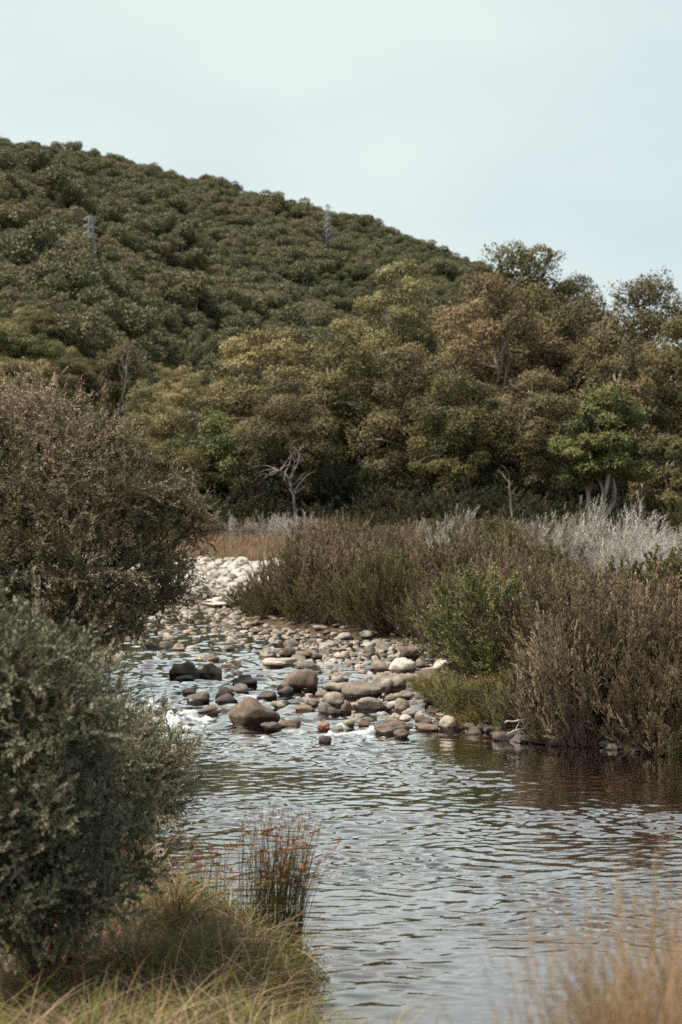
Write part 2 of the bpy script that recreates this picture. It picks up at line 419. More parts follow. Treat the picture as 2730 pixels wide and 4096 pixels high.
def stone_mat(name, stops, wet=True):
    m, nt, out = new_mat(name); l = nt.links.new; N = nt.nodes.new
    tc = N('ShaderNodeTexCoord'); oi = N('ShaderNodeObjectInfo')
    base = ramp(nt, stops); l(oi.outputs['Random'], base.inputs['Fac'])
    off = N('ShaderNodeVectorMath'); off.operation = 'ADD'
    geo = N('ShaderNodeNewGeometry')
    l(geo.outputs['Position'], off.inputs[0])
    n1 = N('ShaderNodeTexNoise'); n1.inputs['Scale'].default_value = 4.0; n1.inputs['Detail'].default_value = 8; n1.inputs['Roughness'].default_value = 0.7
    n2 = N('ShaderNodeTexNoise'); n2.inputs['Scale'].default_value = 45.0; n2.inputs['Detail'].default_value = 3
    l(off.outputs[0], n1.inputs['Vector']); l(off.outputs[0], n2.inputs['Vector'])
    mul = N('ShaderNodeMix'); mul.data_type = 'RGBA'; mul.blend_type = 'MULTIPLY'; mul.inputs['Factor'].default_value = 1.0
    r1 = ramp(nt, [(0.30, (0.45, 0.42, 0.40)), (0.52, (0.95, 0.92, 0.88)), (0.72, (1.30, 1.28, 1.24))])
    l(n1.outputs['Fac'], r1.inputs['Fac']); l(base.outputs['Color'], mul.inputs[6]); l(r1.outputs['Color'], mul.inputs[7])
    mul2 = N('ShaderNodeMix'); mul2.data_type = 'RGBA'; mul2.blend_type = 'MULTIPLY'; mul2.inputs['Factor'].default_value = 0.7
    r2 = ramp(nt, [(0.35, (0.5, 0.48, 0.46)), (0.6, (1.15, 1.15, 1.15))])
    l(n2.outputs['Fac'], r2.inputs['Fac']); l(mul.outputs[2], mul2.inputs[6]); l(r2.outputs['Color'], mul2.inputs[7])
    b = N('ShaderNodeBsdfPrincipled'); b.inputs['Roughness'].default_value = 0.75; b.inputs['Specular IOR Level'].default_value = 0.3
    col = mul2.outputs[2]
    if wet:                                       # the wet band the stream leaves round each stone
        sep = N('ShaderNodeSeparateXYZ'); l(tc.outputs['Object'], sep.inputs[0])
        ad = N('ShaderNodeMath'); ad.operation = 'MULTIPLY_ADD'; ad.inputs[1].default_value = 0.5; l(n1.outputs['Fac'], ad.inputs[0]); l(sep.outputs['Z'], ad.inputs[2])
        mr = N('ShaderNodeMapRange'); mr.inputs['From Min'].default_value = 0.24; mr.inputs['From Max'].default_value = 0.36
        mr.inputs['To Min'].default_value = 1.0; mr.inputs['To Max'].default_value = 0.0
        l(ad.outputs[0], mr.inputs['Value'])
        wm = N('ShaderNodeMix'); wm.data_type = 'RGBA'; l(mr.outputs[0], wm.inputs['Factor']); l(col, wm.inputs[6])
        dk = N('ShaderNodeMix'); dk.data_type = 'RGBA'; dk.blend_type = 'MULTIPLY'; dk.inputs['Factor'].default_value = 1; dk.inputs[7].default_value = (0.26, 0.21, 0.19, 1)
        l(col, dk.inputs[6]); l(dk.outputs[2], wm.inputs[7]); col = wm.outputs[2]
        rr = N('ShaderNodeMapRange'); rr.inputs['To Min'].default_value = 0.75; rr.inputs['To Max'].default_value = 0.32
        l(mr.outputs[0], rr.inputs['Value']); l(rr.outputs[0], b.inputs['Roughness'])
    l(col, b.inputs['Base Color'])
    bp = N('ShaderNodeBump'); bp.inputs['Strength'].default_value = 0.5; bp.inputs['Distance'].default_value = 0.03
    l(n1.outputs['Fac'], bp.inputs['Height']); l(bp.outputs[0], b.inputs['Normal'])
    l(b.outputs[0], out.inputs['Surface'])
    return m
M['stone_brown'] = stone_mat('stone_brown', [(0, (0.105, 0.076, 0.06)), (1, (0.165, 0.125, 0.10))])
M['stone_grey'] = stone_mat('stone_grey', [(0, (0.16, 0.135, 0.112)), (1, (0.27, 0.235, 0.205))])
M['stone_pale'] = stone_mat('stone_pale', [(0, (0.38, 0.34, 0.30)), (1, (0.54, 0.50, 0.46))])
M['stone_black'] = stone_mat('stone_black', [(0, (0.060, 0.050, 0.045)), (1, (0.11, 0.092, 0.08))])
M['stone_mix'] = stone_mat('stone_mix', [(0, (0.080, 0.069, 0.059)), (0.45, (0.165, 0.150, 0.134)), (1, (0.32, 0.302, 0.280))])
M['cobble'] = stone_mat('cobble', [(0, (0.15, 0.13, 0.11)), (0.35, (0.29, 0.27, 0.245)), (1, (0.46, 0.44, 0.415))], wet=False)

def ground_mat():
    m, nt, out = new_mat('ground'); l = nt.links.new; N = nt.nodes.new
    geo = N('ShaderNodeNewGeometry')
    n1 = N('ShaderNodeTexNoise'); n1.inputs['Scale'].default_value = 1.3; n1.inputs['Detail'].default_value = 9; n1.inputs['Roughness'].default_value = 0.7
    l(geo.outputs['Position'], n1.inputs['Vector'])
    soil = ramp(nt, [(0.3, (0.022, 0.017, 0.011)), (0.5, (0.055, 0.040, 0.025)), (0.72, (0.12, 0.085, 0.050))])
    l(n1.outputs['Fac'], soil.inputs['Fac'])
    vo = N('ShaderNodeTexVoronoi'); vo.inputs['Scale'].default_value = 5.0; l(geo.outputs['Position'], vo.inputs['Vector'])
    bed = N('ShaderNodeMix'); bed.data_type = 'RGBA'; bed.blend_type = 'MULTIPLY'; bed.inputs['Factor'].default_value = 0.75
    bc = ramp(nt, [(0.25, (0.045, 0.028, 0.015)), (0.5, (0.13, 0.072, 0.034)), (0.75, (0.28, 0.155, 0.072))])
    l(n1.outputs['Fac'], bc.inputs['Fac']); l(bc.outputs['Color'], bed.inputs[6])
    bw = N('ShaderNodeRGBToBW'); l(vo.outputs['Color'], bw.inputs[0]); vr = ramp(nt, [(0.2, (0.35, 0.33, 0.32)), (0.8, (1.2, 1.15, 1.1))]); l(bw.outputs[0], vr.inputs['Fac']); l(vr.outputs['Color'], bed.inputs[7])
    a = N('ShaderNodeAttribute'); a.attribute_name = 'bed'
    gv = N('ShaderNodeAttribute'); gv.attribute_name = 'gravel'
    gr = ramp(nt, [(0.3, (0.10, 0.08, 0.065)), (0.7, (0.40, 0.35, 0.30))]); l(n1.outputs['Fac'], gr.inputs['Fac'])
    m1 = N('ShaderNodeMix'); m1.data_type = 'RGBA'; l(gv.outputs['Fac'], m1.inputs['Factor']); l(soil.outputs['Color'], m1.inputs[6]); l(gr.outputs['Color'], m1.inputs[7])
    m2 = N('ShaderNodeMix'); m2.data_type = 'RGBA'; l(a.outputs['Fac'], m2.inputs['Factor']); l(m1.outputs[2], m2.inputs[6]); l(bed.outputs[2], m2.inputs[7])
    b = N('ShaderNodeBsdfPrincipled'); b.inputs['Roughness'].default_value = 0.95; b.inputs['Specular IOR Level'].default_value = 0.1
    l(m2.outputs[2], b.inputs['Base Color'])
    bp = N('ShaderNodeBump'); bp.inputs['Distance'].default_value = 0.08; bp.inputs['Strength'].default_value = 0.6
    l(n1.outputs['Fac'], bp.inputs['Height']); l(bp.outputs[0], b.inputs['Normal'])
    l(b.outputs[0], out.inputs['Surface'])
    return m
M['ground'] = ground_mat()

def water_mat():
    m, nt, out = new_mat('water'); l = nt.links.new; N = nt.nodes.new
    geo = N('ShaderNodeNewGeometry')
    mp = N('ShaderNodeMapping'); mp.inputs['Scale'].default_value = (9, 16, 1); l(geo.outputs['Position'], mp.inputs[0])
    nz = N('ShaderNodeTexNoise'); nz.inputs['Scale'].default_value = 1.0; nz.inputs['Detail'].default_value = 3; l(mp.outputs[0], nz.inputs['Vector'])
    bp = N('ShaderNodeBump'); bp.inputs['Distance'].default_value = 0.010; bp.inputs['Strength'].default_value = 0.22
    l(nz.outputs['Fac'], bp.inputs['Height'])
    fr = N('ShaderNodeFresnel'); fr.inputs['IOR'].default_value = 1.33; l(bp.outputs[0], fr.inputs['Normal'])
    fm = N('ShaderNodeMath'); fm.operation = 'MULTIPLY'; fm.use_clamp = True; fm.inputs[1].default_value = 3.1; l(fr.outputs[0], fm.inputs[0])
    gl = N('ShaderNodeBsdfGlossy'); gl.inputs['Roughness'].default_value = 0.02; gl.inputs['Color'].default_value = (1, 1, 1, 1); l(bp.outputs[0], gl.inputs['Normal'])
    tr = N('ShaderNodeBsdfTransparent'); tr.inputs['Color'].default_value = (0.46, 0.23, 0.10, 1)
    mx = N('ShaderNodeMixShader'); l(fm.outputs[0], mx.inputs[0]); l(tr.outputs[0], mx.inputs[1]); l(gl.outputs[0], mx.inputs[2])
    fa = N('ShaderNodeAttribute'); fa.attribute_name = 'foam'
    fn = N('ShaderNodeTexNoise'); fn.inputs['Scale'].default_value = 20; fn.inputs['Detail'].default_value = 6; fn.inputs['Roughness'].default_value = 0.75
    l(geo.outputs['Position'], fn.inputs['Vector'])
    ad = N('ShaderNodeMath'); ad.operation = 'MULTIPLY'; l(fa.outputs['Fac'], ad.inputs[0]); l(fn.outputs['Fac'], ad.inputs[1])
    mr = N('ShaderNodeMapRange'); mr.inputs['From Min'].default_value = 0.17; mr.inputs['From Max'].default_value = 0.72; l(ad.outputs[0], mr.inputs['Value'])
    df = N('ShaderNodeBsdfPrincipled'); df.inputs['Base Color'].default_value = (0.64, 0.67, 0.67, 1); df.inputs['Roughness'].default_value = 0.6
    m2 = N('ShaderNodeMixShader'); l(mr.outputs[0], m2.inputs[0]); l(mx.outputs[0], m2.inputs[1]); l(df.outputs[0], m2.inputs[2])
    l(m2.outputs[0], out.inputs['Surface'])
    return m
M['water'] = water_mat()

# ------------------------------------------------------------------ the ground, one sheet from the bank under the camera to beyond the hill
def sinh_space(n, lo, hi, c, k):
    a, b = np.arcsinh((lo - c) / k), np.arcsinh((hi - c) / k)
    return c + k * np.sinh(np.linspace(a, b, n))
def grid_faces(nx, ny):
    i = np.arange(nx - 1)[None, :] + np.arange(ny - 1)[:, None] * nx
    i = i.ravel()
    return np.stack([i, i + 1, i + nx + 1, i + nx], 1)
gx = sinh_space(260, -1500, 1500, -1, 4.5)
gy = np.concatenate([np.arange(-12, 4, 0.5), np.arange(4, 36, 0.16), np.arange(36, 90, 0.4), np.geomspace(90, 2600, 110)])
GX, GY = np.meshgrid(gx, gy)
gP = np.stack([GX.ravel(), GY.ravel()], 1)
gz = terrain(gP[:, 0], gP[:, 1])
gsd = river_sd(gP)
gV = np.concatenate([gP, gz[:, None]], 1)
gF = grid_faces(len(gx), len(gy))
bed = smooth(0.05, 0.35, gsd)
gravel = smooth(53.5, 55, gP[:, 1]) * (1 - smooth(76, 80, gP[:, 1])) * smooth(-18, -13, gP[:, 0]) * (1 - smooth(-1.0, 0.3, gP[:, 0]))
fy = gP[gF[:, 0], 1]
for nm, sel in (('ground', fy < 150), ('hill', fy >= 150)):
    Fs = gF[sel]
    used, inv = np.unique(Fs, return_inverse=True)
    o = link(nm, np_mesh(nm, gV[used], inv.reshape(-1, 4), [M['ground']], True, attrs={'bed': bed[used], 'gravel': gravel[used]}))
    tag(o, kind='structure')

# ------------------------------------------------------------------ the stream: real ripples, choppier over the riffle
wx = np.concatenate([np.arange(-40, -10, 1.2), np.arange(-10, -4.0, 0.12), np.arange(-4.0, 4.6, 0.045), np.arange(4.6, 12, 0.15), np.arange(12, 31, 1.5)])
wy = [2.4]
while wy[-1] < 61:
    wy.append(wy[-1] + 0.021 * max(1.0, wy[-1] / 11) ** 1.35)
wy = np.array(wy)
WX, WY = np.meshgrid(wx, wy)
wP = np.stack([WX.ravel(), WY.ravel()], 1)
r = np.random.default_rng(11)
h = np.zeros(len(wP))
calm = 0.75 + 0.5 * SineNoise(21, 2, 3.0)(wP * np.array([0.6, 1.0]))
warp = np.stack([SineNoise(31, 2, 1.6)(wP), SineNoise(32, 2, 1.4)(wP)], 1) * 0.07
for k in range(46):
    wl = 0.072 * (3.6 ** r.random()) * (1.8 if k % 9 == 0 else 1.0)
    ang = r.normal(0, 0.42)
    kv = np.array([math.sin(ang), math.cos(ang)]) * 2 * np.pi / wl
    h += wl / (2 * np.pi) * 0.038 * np.sin((wP + warp) @ kv + r.uniform(0, 6.28))
wsd0 = river_sd(wP)
right_lee = smooth(12.5, 15.5, wP[:, 1]) * smooth(0.8, 2.2, wP[:, 0]) * (1 - smooth(1.8, 4.6, wsd0))
h *= (1 - 0.7 * right_lee) * np.clip(calm, 0.3, 1.2) * np.interp(wP[:, 1], [6, 9, 11, 14, 20, 60], [0.4, 0.6, 0.95, 1.25, 1.2, 0.8])
riff = smooth(19.0, 21.5, wP[:, 1]) * (1 - 0.55 * smooth(27, 33, wP[:, 1]))
h2 = np.zeros(len(wP))
for k in range(30):
    wl = 0.18 * (5 ** r.random()); ang = r.uniform(0, 6.28)
    kv = np.array([math.sin(ang), math.cos(ang)]) * 2 * np.pi / wl
    h2 += wl / (2 * np.pi) * 0.055 * np.sin((wP + warp * 2) @ kv + r.uniform(0, 6.28))
h = h * (1 - 0.5 * riff) + h2 * riff
FOAM = [(690, 2880, 190, 45, 1.0), (620, 2950, 150, 40, 0.9), (560, 2840, 120, 40, 0.9), (760, 2925, 110, 35, 0.75), (1420, 2925, 120, 22, 0.95), (1330, 2945, 90, 20, 0.8),
        (1180, 2930, 70, 16, 0.5), (1010, 2790, 90, 16, 0.55), (870, 2830, 110, 20, 0.55), (1240, 2790, 70, 12, 0.4), (1500, 2862, 70, 8, 0.75), (700, 2790, 120, 14, 0.4),
        (1060, 2955, 160, 18, 0.4), (600, 2730, 120, 14, 0.35), (950, 2620, 150, 10, 0.3), (640, 2650, 160, 10, 0.3), (900, 2415, 160, 14, 0.35)]
foam = np.zeros(len(wP))
wz0 = water_z(wP[:, 1])
ppx = CX + F * wP[:, 0] / wP[:, 1]; ppy = HY + F * (CAMZ - wz0) / wP[:, 1]
for (fx, fyy, rx, ry, am) in FOAM:
    foam = np.maximum(foam, am * np.exp(-((ppx - fx) / rx) ** 2 - ((ppy - fyy) / ry) ** 2))
foam = foam * (0.8 + 0.35 * SineNoise(41, 2, 0.5)(wP))
foam = np.maximum(foam, 0.18 * smooth(20, 22, wP[:, 1]))
h += np.maximum(foam, 0) ** 2 * np.abs(SineNoise(42, 2, 0.22)(wP)) * 0.05
wV = np.concatenate([wP, (wz0 + h)[:, None]], 1)
wF = grid_faces(len(wx), len(wy))
wsd = river_sd(wP)
wF = wF[(wsd[wF] > -0.7).any(1)]
used, inv = np.unique(wF, return_inverse=True)
o = link('water', np_mesh('water', wV[used], inv.reshape(-1, 4), [M['water']], True, attrs={'foam': foam[used]}))
tag(o, kind='structure')

# ------------------------------------------------------------------ stones
def ico(sub):
    import bmesh
    bm = bmesh.new(); bmesh.ops.create_icosphere(bm, subdivisions=sub, radius=1.0)
    V = np.array([v.co[:] for v in bm.verts]); Fa = np.array([[v.index for v in f.verts] for f in bm.faces]); bm.free()
    return V, Fa
ICO4, ICO2, ICO3 = ico(4), ico(2), ico(3)
def stone_mesh(seed, base, rough=0.16, mat='stone_mix', cuts=5, shape=None):
    """a weathered boulder: a ball cut by a few soft planes and roughened; unit half-size"""
    V, Fa = base
    rr = np.random.default_rng(seed)
    P = V.copy()
    for k in range(cuts):
        n = rand_unit(rr, 1)[0]; dd = rr.uniform(0.52, 0.90)
        t = P @ n
        over = np.maximum(t - dd, 0)
        P = P - np.outer(over * 0.82, n)
    P *= (1 + rough * SineNoise(seed + 100, 3, 1.7)(V) + rough * 0.3 * SineNoise(seed + 200, 3, 0.6)(V))[:, None]
    if shape: P = shape(P)
    lo, hi = P.min(0), P.max(0)
    P = (P - (lo + hi) / 2) / ((hi - lo) / 2)
    return np_mesh('stone', P, Fa, [M[mat]], True)

# boulders read off the photograph: (left, right, top, base) in crop units of the riffle view, tone, label
def cr(x, y): return 500 + x / 1.12, 2200 + y / 1.12
BOULD = [
 (465, 697, 668, 792, 'brown', 'largest brown boulder standing alone in the stream below the riffle'),
 (203, 345, 505, 576, 'brown', 'rounded brown boulder, left of a touching pair in the upper stream'),
 (325, 437, 510, 574, 'brown', 'broad brown boulder, right of a touching pair in the upper stream'),
 (225, 310, 566, 590, 'black', 'flat dark stone at the foot of the paired boulders'),
 (682, 866, 540, 638, 'brown', 'wedge shaped reddish brown boulder with a sloping left face'),
 (685, 757, 612, 655, 'black', 'blackish wet stone leaning at the foot of the wedge shaped boulder'),
 (970, 1168, 598, 672, 'grey', 'long smooth oval grey boulder on the stone bar'),
 (1113, 1262, 555, 640, 'grey', 'angular grey boulder behind the long oval boulder'),
 (890, 985, 643, 708, 'grey', 'round speckled stone between the wedge boulder and the flat slab'),
 (1013, 1202, 666, 738, 'grey', 'wide flat topped slab with white water along its foot'),
 (1183, 1307, 487, 558, 'pale', 'round whitish boulder near the bleached driftwood'),
 (1360, 1466, 484, 550, 'pale', 'pale broken boulder beside the green shrub'),
 (1230, 1320, 435, 492, 'brown', 'brown boulder under the bleached driftwood'),
 (1118, 1292, 775, 828, 'brown', 'long low reddish stone at the edge of the pool'),
 (1200, 1282, 668, 732, 'grey', 'grey stone propped right of the flat topped slab'),
 (692, 766, 436, 486, 'brown', 'brown stone at the foot of the dark bank shrubs'),
 (600, 692, 440, 492, 'grey', 'grey stone left of the brown one below the bank shrubs'),
 (443, 537, 493, 527, 'pale', 'pale low stone awash in the upper stream'),
 (615, 776, 487, 527, 'pale', 'long pale slab awash above the wedge shaped boulder'),
 (478, 600, 566, 612, 'black', 'jagged dark stone pile with a paler cap in midstream'),
 (275, 382, 640, 684, 'black', 'black pointed rock at the head of the white water'),
 (403, 492, 615, 662, 'black', 'black humped rock beside the white water'),
 (408, 510, 648, 692, 'black', 'dark grey rock behind the largest boulder'),
 (255, 322, 620, 652, 'black', 'small black rock upstream of the white water'),
 (325, 430, 702, 735, 'brown', 'brown rock half covered by white water'),
 (590, 682, 635, 668, 'black', 'low dark rock in the chute between the boulders'),
 (650, 722, 680, 712, 'grey', 'small grey stone right above the largest boulder'),
 (765, 852, 698, 724, 'brown', 'flat brown stone awash below the wedge shaped boulder'),
 (868, 927, 834, 868, 'black', 'small dark stone alone at the head of the pool'),
 (862, 926, 775, 812, 'red', 'small rusty stone with white water spilling past'),
 (608, 702, 776, 812, 'black', 'dark stone tucked against the largest boulder'),
 (690, 790, 765, 800, 'brown', 'smooth stone just breaking the water right of the largest boulder'),
 (965, 1017, 683, 742, 'brown', 'upright brown stone against the flat topped slab'),
 (908, 972, 705, 745, 'black', 'dark stone sunk in front of the round speckled stone'),
 (970, 1032, 763, 797, 'grey', 'small grey stone in front of the flat topped slab'),
 (1045, 1098, 768, 797, 'brown', 'small brown stone between slab and pool'),
 (1200, 1296, 630, 672, 'grey', 'low grey stone behind the propped stone'),
 (880, 1042, 598, 642, 'grey', 'flat grey slab left of the long oval boulder'),
 (850, 930, 627, 662, 'brown', 'low brown stone at the tail of the flat grey slab'),
 (925, 985, 565, 602, 'grey', 'small domed stone behind the flat grey slab'),
 (1297, 1392, 745, 790, 'brown', 'brown stone at the foot of the mossy bank'),
 (1408, 1502, 750, 816, 'grey', 'dark grey boulder set in the mossy bank'),
 (1290, 1412, 782, 816, 'brown', 'flat rusty stone at the waterline under the mossy bank'),
 (1205, 1278, 806, 846, 'black', 'dark stone in the water before the long reddish stone'),
 (1240, 1306, 712, 744, 'grey', 'small grey stone right of the propped stone'),
 (805, 882, 668, 702, 'grey', 'small stone with a twig on it in midstream'),
 (930, 986, 460, 490, 'pale', 'small pale stone beside the brown backwater'),
 (838, 886, 458, 494, 'brown', 'small brown stone beside the brown backwater'),
 (1165, 1236, 752, 780, 'grey', 'low grey stone behind the long reddish stone'),
 (1090, 1170, 778, 808, 'black', 'dark sunk stone left of the long reddish stone'),
 (755, 840, 455, 485, 'brown', 'flat brown stone under the bank shrubs'),
 (1240, 1330, 556, 596, 'grey', 'grey stone between the whitish boulder and the mossy bank'),
 (1095, 1190, 500, 552, 'grey', 'grey stone left of the round whitish boulder'),
 (1300, 1372, 497, 530, 'brown', 'brown stone right of the round whitish boulder'),
 (1160, 1215, 655, 682, 'grey', 'small grey stone wedged behind the slab end'),
 (350, 425, 474, 500, 'brown', 'low brown stone in the upper stream below the cobbles'),
 (210, 270, 420, 455, 'grey', 'tan rounded stone at the upper stream edge'),
 (72, 155, 415, 440, 'black', 'dark low stone near the overhanging tea tree'),
 (482, 540, 218, 256, 'black', 'dark stone standing in the far channel below the gravel bar'),
 (330, 480, 215, 256, 'pale', 'pale flat slab in the far channel'),
]
def wedge(P):
    P = P.copy(); P[:, 2] = np.where(P[:, 2] > 0, P[:, 2] * (0.55 + 0.45 * smooth(-1.0, 0.35, P[:, 0])), P[:, 2]); return P
def slope_r(P):
    P = P.copy(); P[:, 2] = np.where(P[:, 2] > 0, P[:, 2] * (1.0 - 0.38 * smooth(-0.2, 1.0, P[:, 0])), P[:, 2]); return P
M['stone_red'] = stone_mat('stone_red', [(0, (0.20, 0.10, 0.065)), (1, (0.24, 0.12, 0.08))])
used_xy = []
rb = random.Random(4)
for i, (x0, x1, y0, y1, tone, lab) in enumerate(BOULD):
    (px0, py0), (px1, py1) = cr(x0, y0), cr(x1, y1)
    X, Y, Z = ground_at((px0 + px1) / 2, py1, True)
    wdt = (px1 - px0) / F * Y
    hgt = (py1 - py0) / F * Y * 1.02
    dep = wdt * rb.uniform(0.62, 0.85)
    shp = slope_r if i == 0 else wedge if i == 4 else None
    rough = 0.10 if i in (0, 6, 10, 8) else 0.17
    me = stone_mesh(500 + i, ICO4 if wdt > 0.4 else ICO3, rough, 'stone_' + tone, 7 if i in (4, 7, 11, 19, 20) else 4, shp)
    Yc = Y + dep * 0.42
    zc = float(water_z(Y)) if Z <= float(water_z(Y)) + 0.05 else Z
    o = link('boulder', me, None, (X * Yc / Y, Yc, zc + hgt * 0.30))
    o.scale = (wdt / 2 * 1.02, dep / 2, hgt * 0.72)
    o.rotation_euler = (0, 0, rb.uniform(-0.15, 0.15))
    tag(o, lab, 'boulder', 'boulders in the riffle')
    used_xy.append((X * Yc / Y, Yc, max(wdt, dep) / 2))

SM = [stone_mesh(700 + i, ICO3, 0.16, 'stone_mix', 5) for i in range(8)]
SMl = [stone_mesh(720 + i, ICO2, 0.15, 'stone_mix', 5) for i in range(8)]
CB = [stone_mesh(740 + i, ICO3, 0.15, 'cobble', 6) for i in range(8)]
rs = np.random.default_rng(55)
def free(x, y, rad, lst, k=0.8):
    return all((x - a) ** 2 + ((y - b) * 0.8) ** 2 > ((rad + c) * k) ** 2 for a, b, c in lst)
def put_stone(name, mesh, x, y, z, w, dd, hh, lab, grp, rz):
    o = link(name, mesh, None, (x, y, z)); o.scale = (w / 2, dd / 2, hh / 2)
    o.rotation_euler = (rs.uniform(-0.15, 0.15), rs.uniform(-0.15, 0.15), rz)
    return tag(o, lab, 'stone', grp)
# stones of the riffle, between and behind the boulders
cand = []
for _ in range(9000):
    y = rs.uniform(20.5, 49); x = rs.uniform(-7, 2.4)
    cand.append((x, y))
cand = np.array(cand); csd = river_sd(cand)
def riffle_w(x, y, s):
    px = CX + F * x / y
    if s < (-0.6 if y > 30 else -0.25): return 0
    if y > 33: return (0.45 if px > 900 else 0.16) if px > np.interp(y, [33, 38, 49], [620, 480, 420]) else 0.10
    if y > 29: return 0.75 if (px > 1150) else 0.04
    return 0.85 if px > np.interp(y, [20, 23, 29], [1560, 1180, 1180]) else (0.05 if px > 760 else 0.0)
count = 0
extra = []
for (x, y), s in zip(cand, csd):
    if rs.random() > riffle_w(x, y, s): continue
    big = rs.random() < 0.18
    w = rs.uniform(0.26, 0.5) if big else rs.uniform(0.10, 0.26)
    if y > 33: w *= 1.15
    if not free(x, y, w / 2, used_xy, 0.85): continue
    used_xy.append((x, y, w / 2))
    extra.append((x, y, w))
extra.sort(key=lambda t: -t[2] / t[1])
for i, (x, y, w) in enumerate(extra[:240]):
    z = max(tz(x, y), float(water_z(y)) - 0.015)
    hh = w * (rs.uniform(0.42, 0.62) if y < 33 else rs.uniform(0.28, 0.48))
    near = y < 33
    put_stone('river_stone', SM[i % 8], x, y, z + hh * 0.12, w, w * rs.uniform(0.65, 0.95), hh,
              ('larger ' if w > 0.3 else 'small ' if w < 0.17 else 'middling ') + ('rounded stone filling the bar between the riffle boulders' if near else 'rounded stone in the shallow upstream run of the stream'),
              'loose stones of the near riffle' if near else 'loose stones of the upstream run', rs.uniform(0, 6.28))
for i in range(34):                                # waterline stones under the bank shrubs
    t = rs.random(); x = np.interp(t, [0, 0.25, 0.6, 1], [1.75, 2.3, 3.2, 4.6]) + rs.normal(0, 0.05); y = np.interp(t, [0, 0.25, 0.6, 1], [20.8, 19.9, 19.3, 18.6]) - rs.uniform(-0.15, 0.12)
    w = rs.uniform(0.12, 0.36); hh = w * rs.uniform(0.45, 0.7)
    o = put_stone('river_stone', SM[i % 8], x, y, max(tz(x, y), 0.0) + hh * 0.1, w, w * 0.8, hh, 'dark stone at the waterline under the bank shrubs', 'stones under the bank shrubs', rs.uniform(0, 6.28))
    o.material_slots[0].link = 'OBJECT'; o.material_slots[0].material = M['stone_black']
def scatter_mesh(name, lst, meshes, mat, dry=False):
    g = Geo()
    for i, (x, y, w) in enumerate(lst):
        me = meshes[i % len(meshes)]
        z = max(tz(x, y), float(water_z(y)) - 0.015)
        a = rs.uniform(0, 6.28); c, s_ = math.cos(a), math.sin(a)
        P = me[0] * np.array([w / 2, w * 0.4, w * 0.25])
        P = np.stack([P[:, 0] * c - P[:, 1] * s_, P[:, 0] * s_ + P[:, 1] * c, P[:, 2]], 1) + np.array([x, y, z + w * 0.05])
        g.add(P, me[1], 0.5)
    return g.mesh(name, [mat], True)
def raw(me):
    V = np.zeros(len(me.vertices) * 3, np.float32); me.vertices.foreach_get('co', V)
    Fa = np.zeros(len(me.polygons) * 3, np.int32); me.polygons.foreach_get('vertices', Fa)
    return V.reshape(-1, 3), Fa.reshape(-1, 3)
RAW = [raw(m) for m in SMl]
M['pebble'] = stone_mat('pebble', [(0, (0.20, 0.16, 0.13)), (1, (0.32, 0.27, 0.23))], wet=False)
# pebbles past counting between them
peb = list(extra[240:])
pc = np.stack([rs.uniform(-7, 2.4, 7000), rs.uniform(20.5, 56, 7000)], 1)
ps = river_sd(pc)
for (x, y), s in zip(pc, ps):
    if y < 49 and rs.random() > riffle_w(x, y, s) * (0.8 if y < 33 else 0.15): continue
    if y >= 49 and rs.random() > 0.12: continue
    if s < -0.5: continue
    w = rs.uniform(0.05, 0.15) * (1.3 if y > 33 else 1)
    peb.append((x, y, w))
peb = peb[:2600]
o = link('riverbed_pebbles', scatter_mesh('riverbed_pebbles', peb, RAW, M['pebble']))
tag(o, 'small pebbles packed between the larger stones of the stream', 'pebbles', None, 'stuff')
# the far gravel bar
bar = []
barxy = []
for _ in range(6000):
    y = rs.uniform(54.6, 80); x = rs.uniform(-13, -1.3)
    w = rs.uniform(0.3, 0.85) if rs.random() < 0.6 else rs.uniform(0.2, 0.4)
    if river_sd(np.array([[x, y]]))[0] > 0.2: continue
    if not free(x, y, w / 2, barxy, 0.8): continue
    barxy.append((x, y, w / 2)); bar.append((x, y, w))
vis = [b for b in bar if 700 < CX + F * b[0] / b[1] < 1260]
rest = [b for b in bar if not 700 < CX + F * b[0] / b[1] < 1260]
vis.sort(key=lambda t: -t[2] / t[1])
for i, (x, y, w) in enumerate(vis[:280]):
    hh = w * rs.uniform(0.5, 0.75)
    put_stone('cobble', CB[i % 8], x, y, tz(x, y) + hh * 0.22, w, w * rs.uniform(0.65, 0.95), hh,
              ('big ' if w > 0.6 else 'small ' if w < 0.38 else '') + 'pale rounded cobble ' + ('at the channel side' if y < 60 else 'at the grassy back' if y > 70 else 'in the middle') + ' of the far gravel bar', 'cobbles of the far gravel bar', rs.uniform(0, 6.28))
rest = (vis[280:] + rest)[:700]
if rest:
    o = link('gravel_bar_stones', scatter_mesh('gravel_bar_stones', rest, RAW, M['cobble']))
    tag(o, 'pale stones of the far gravel bar beyond counting', 'stones', None, 'stuff')

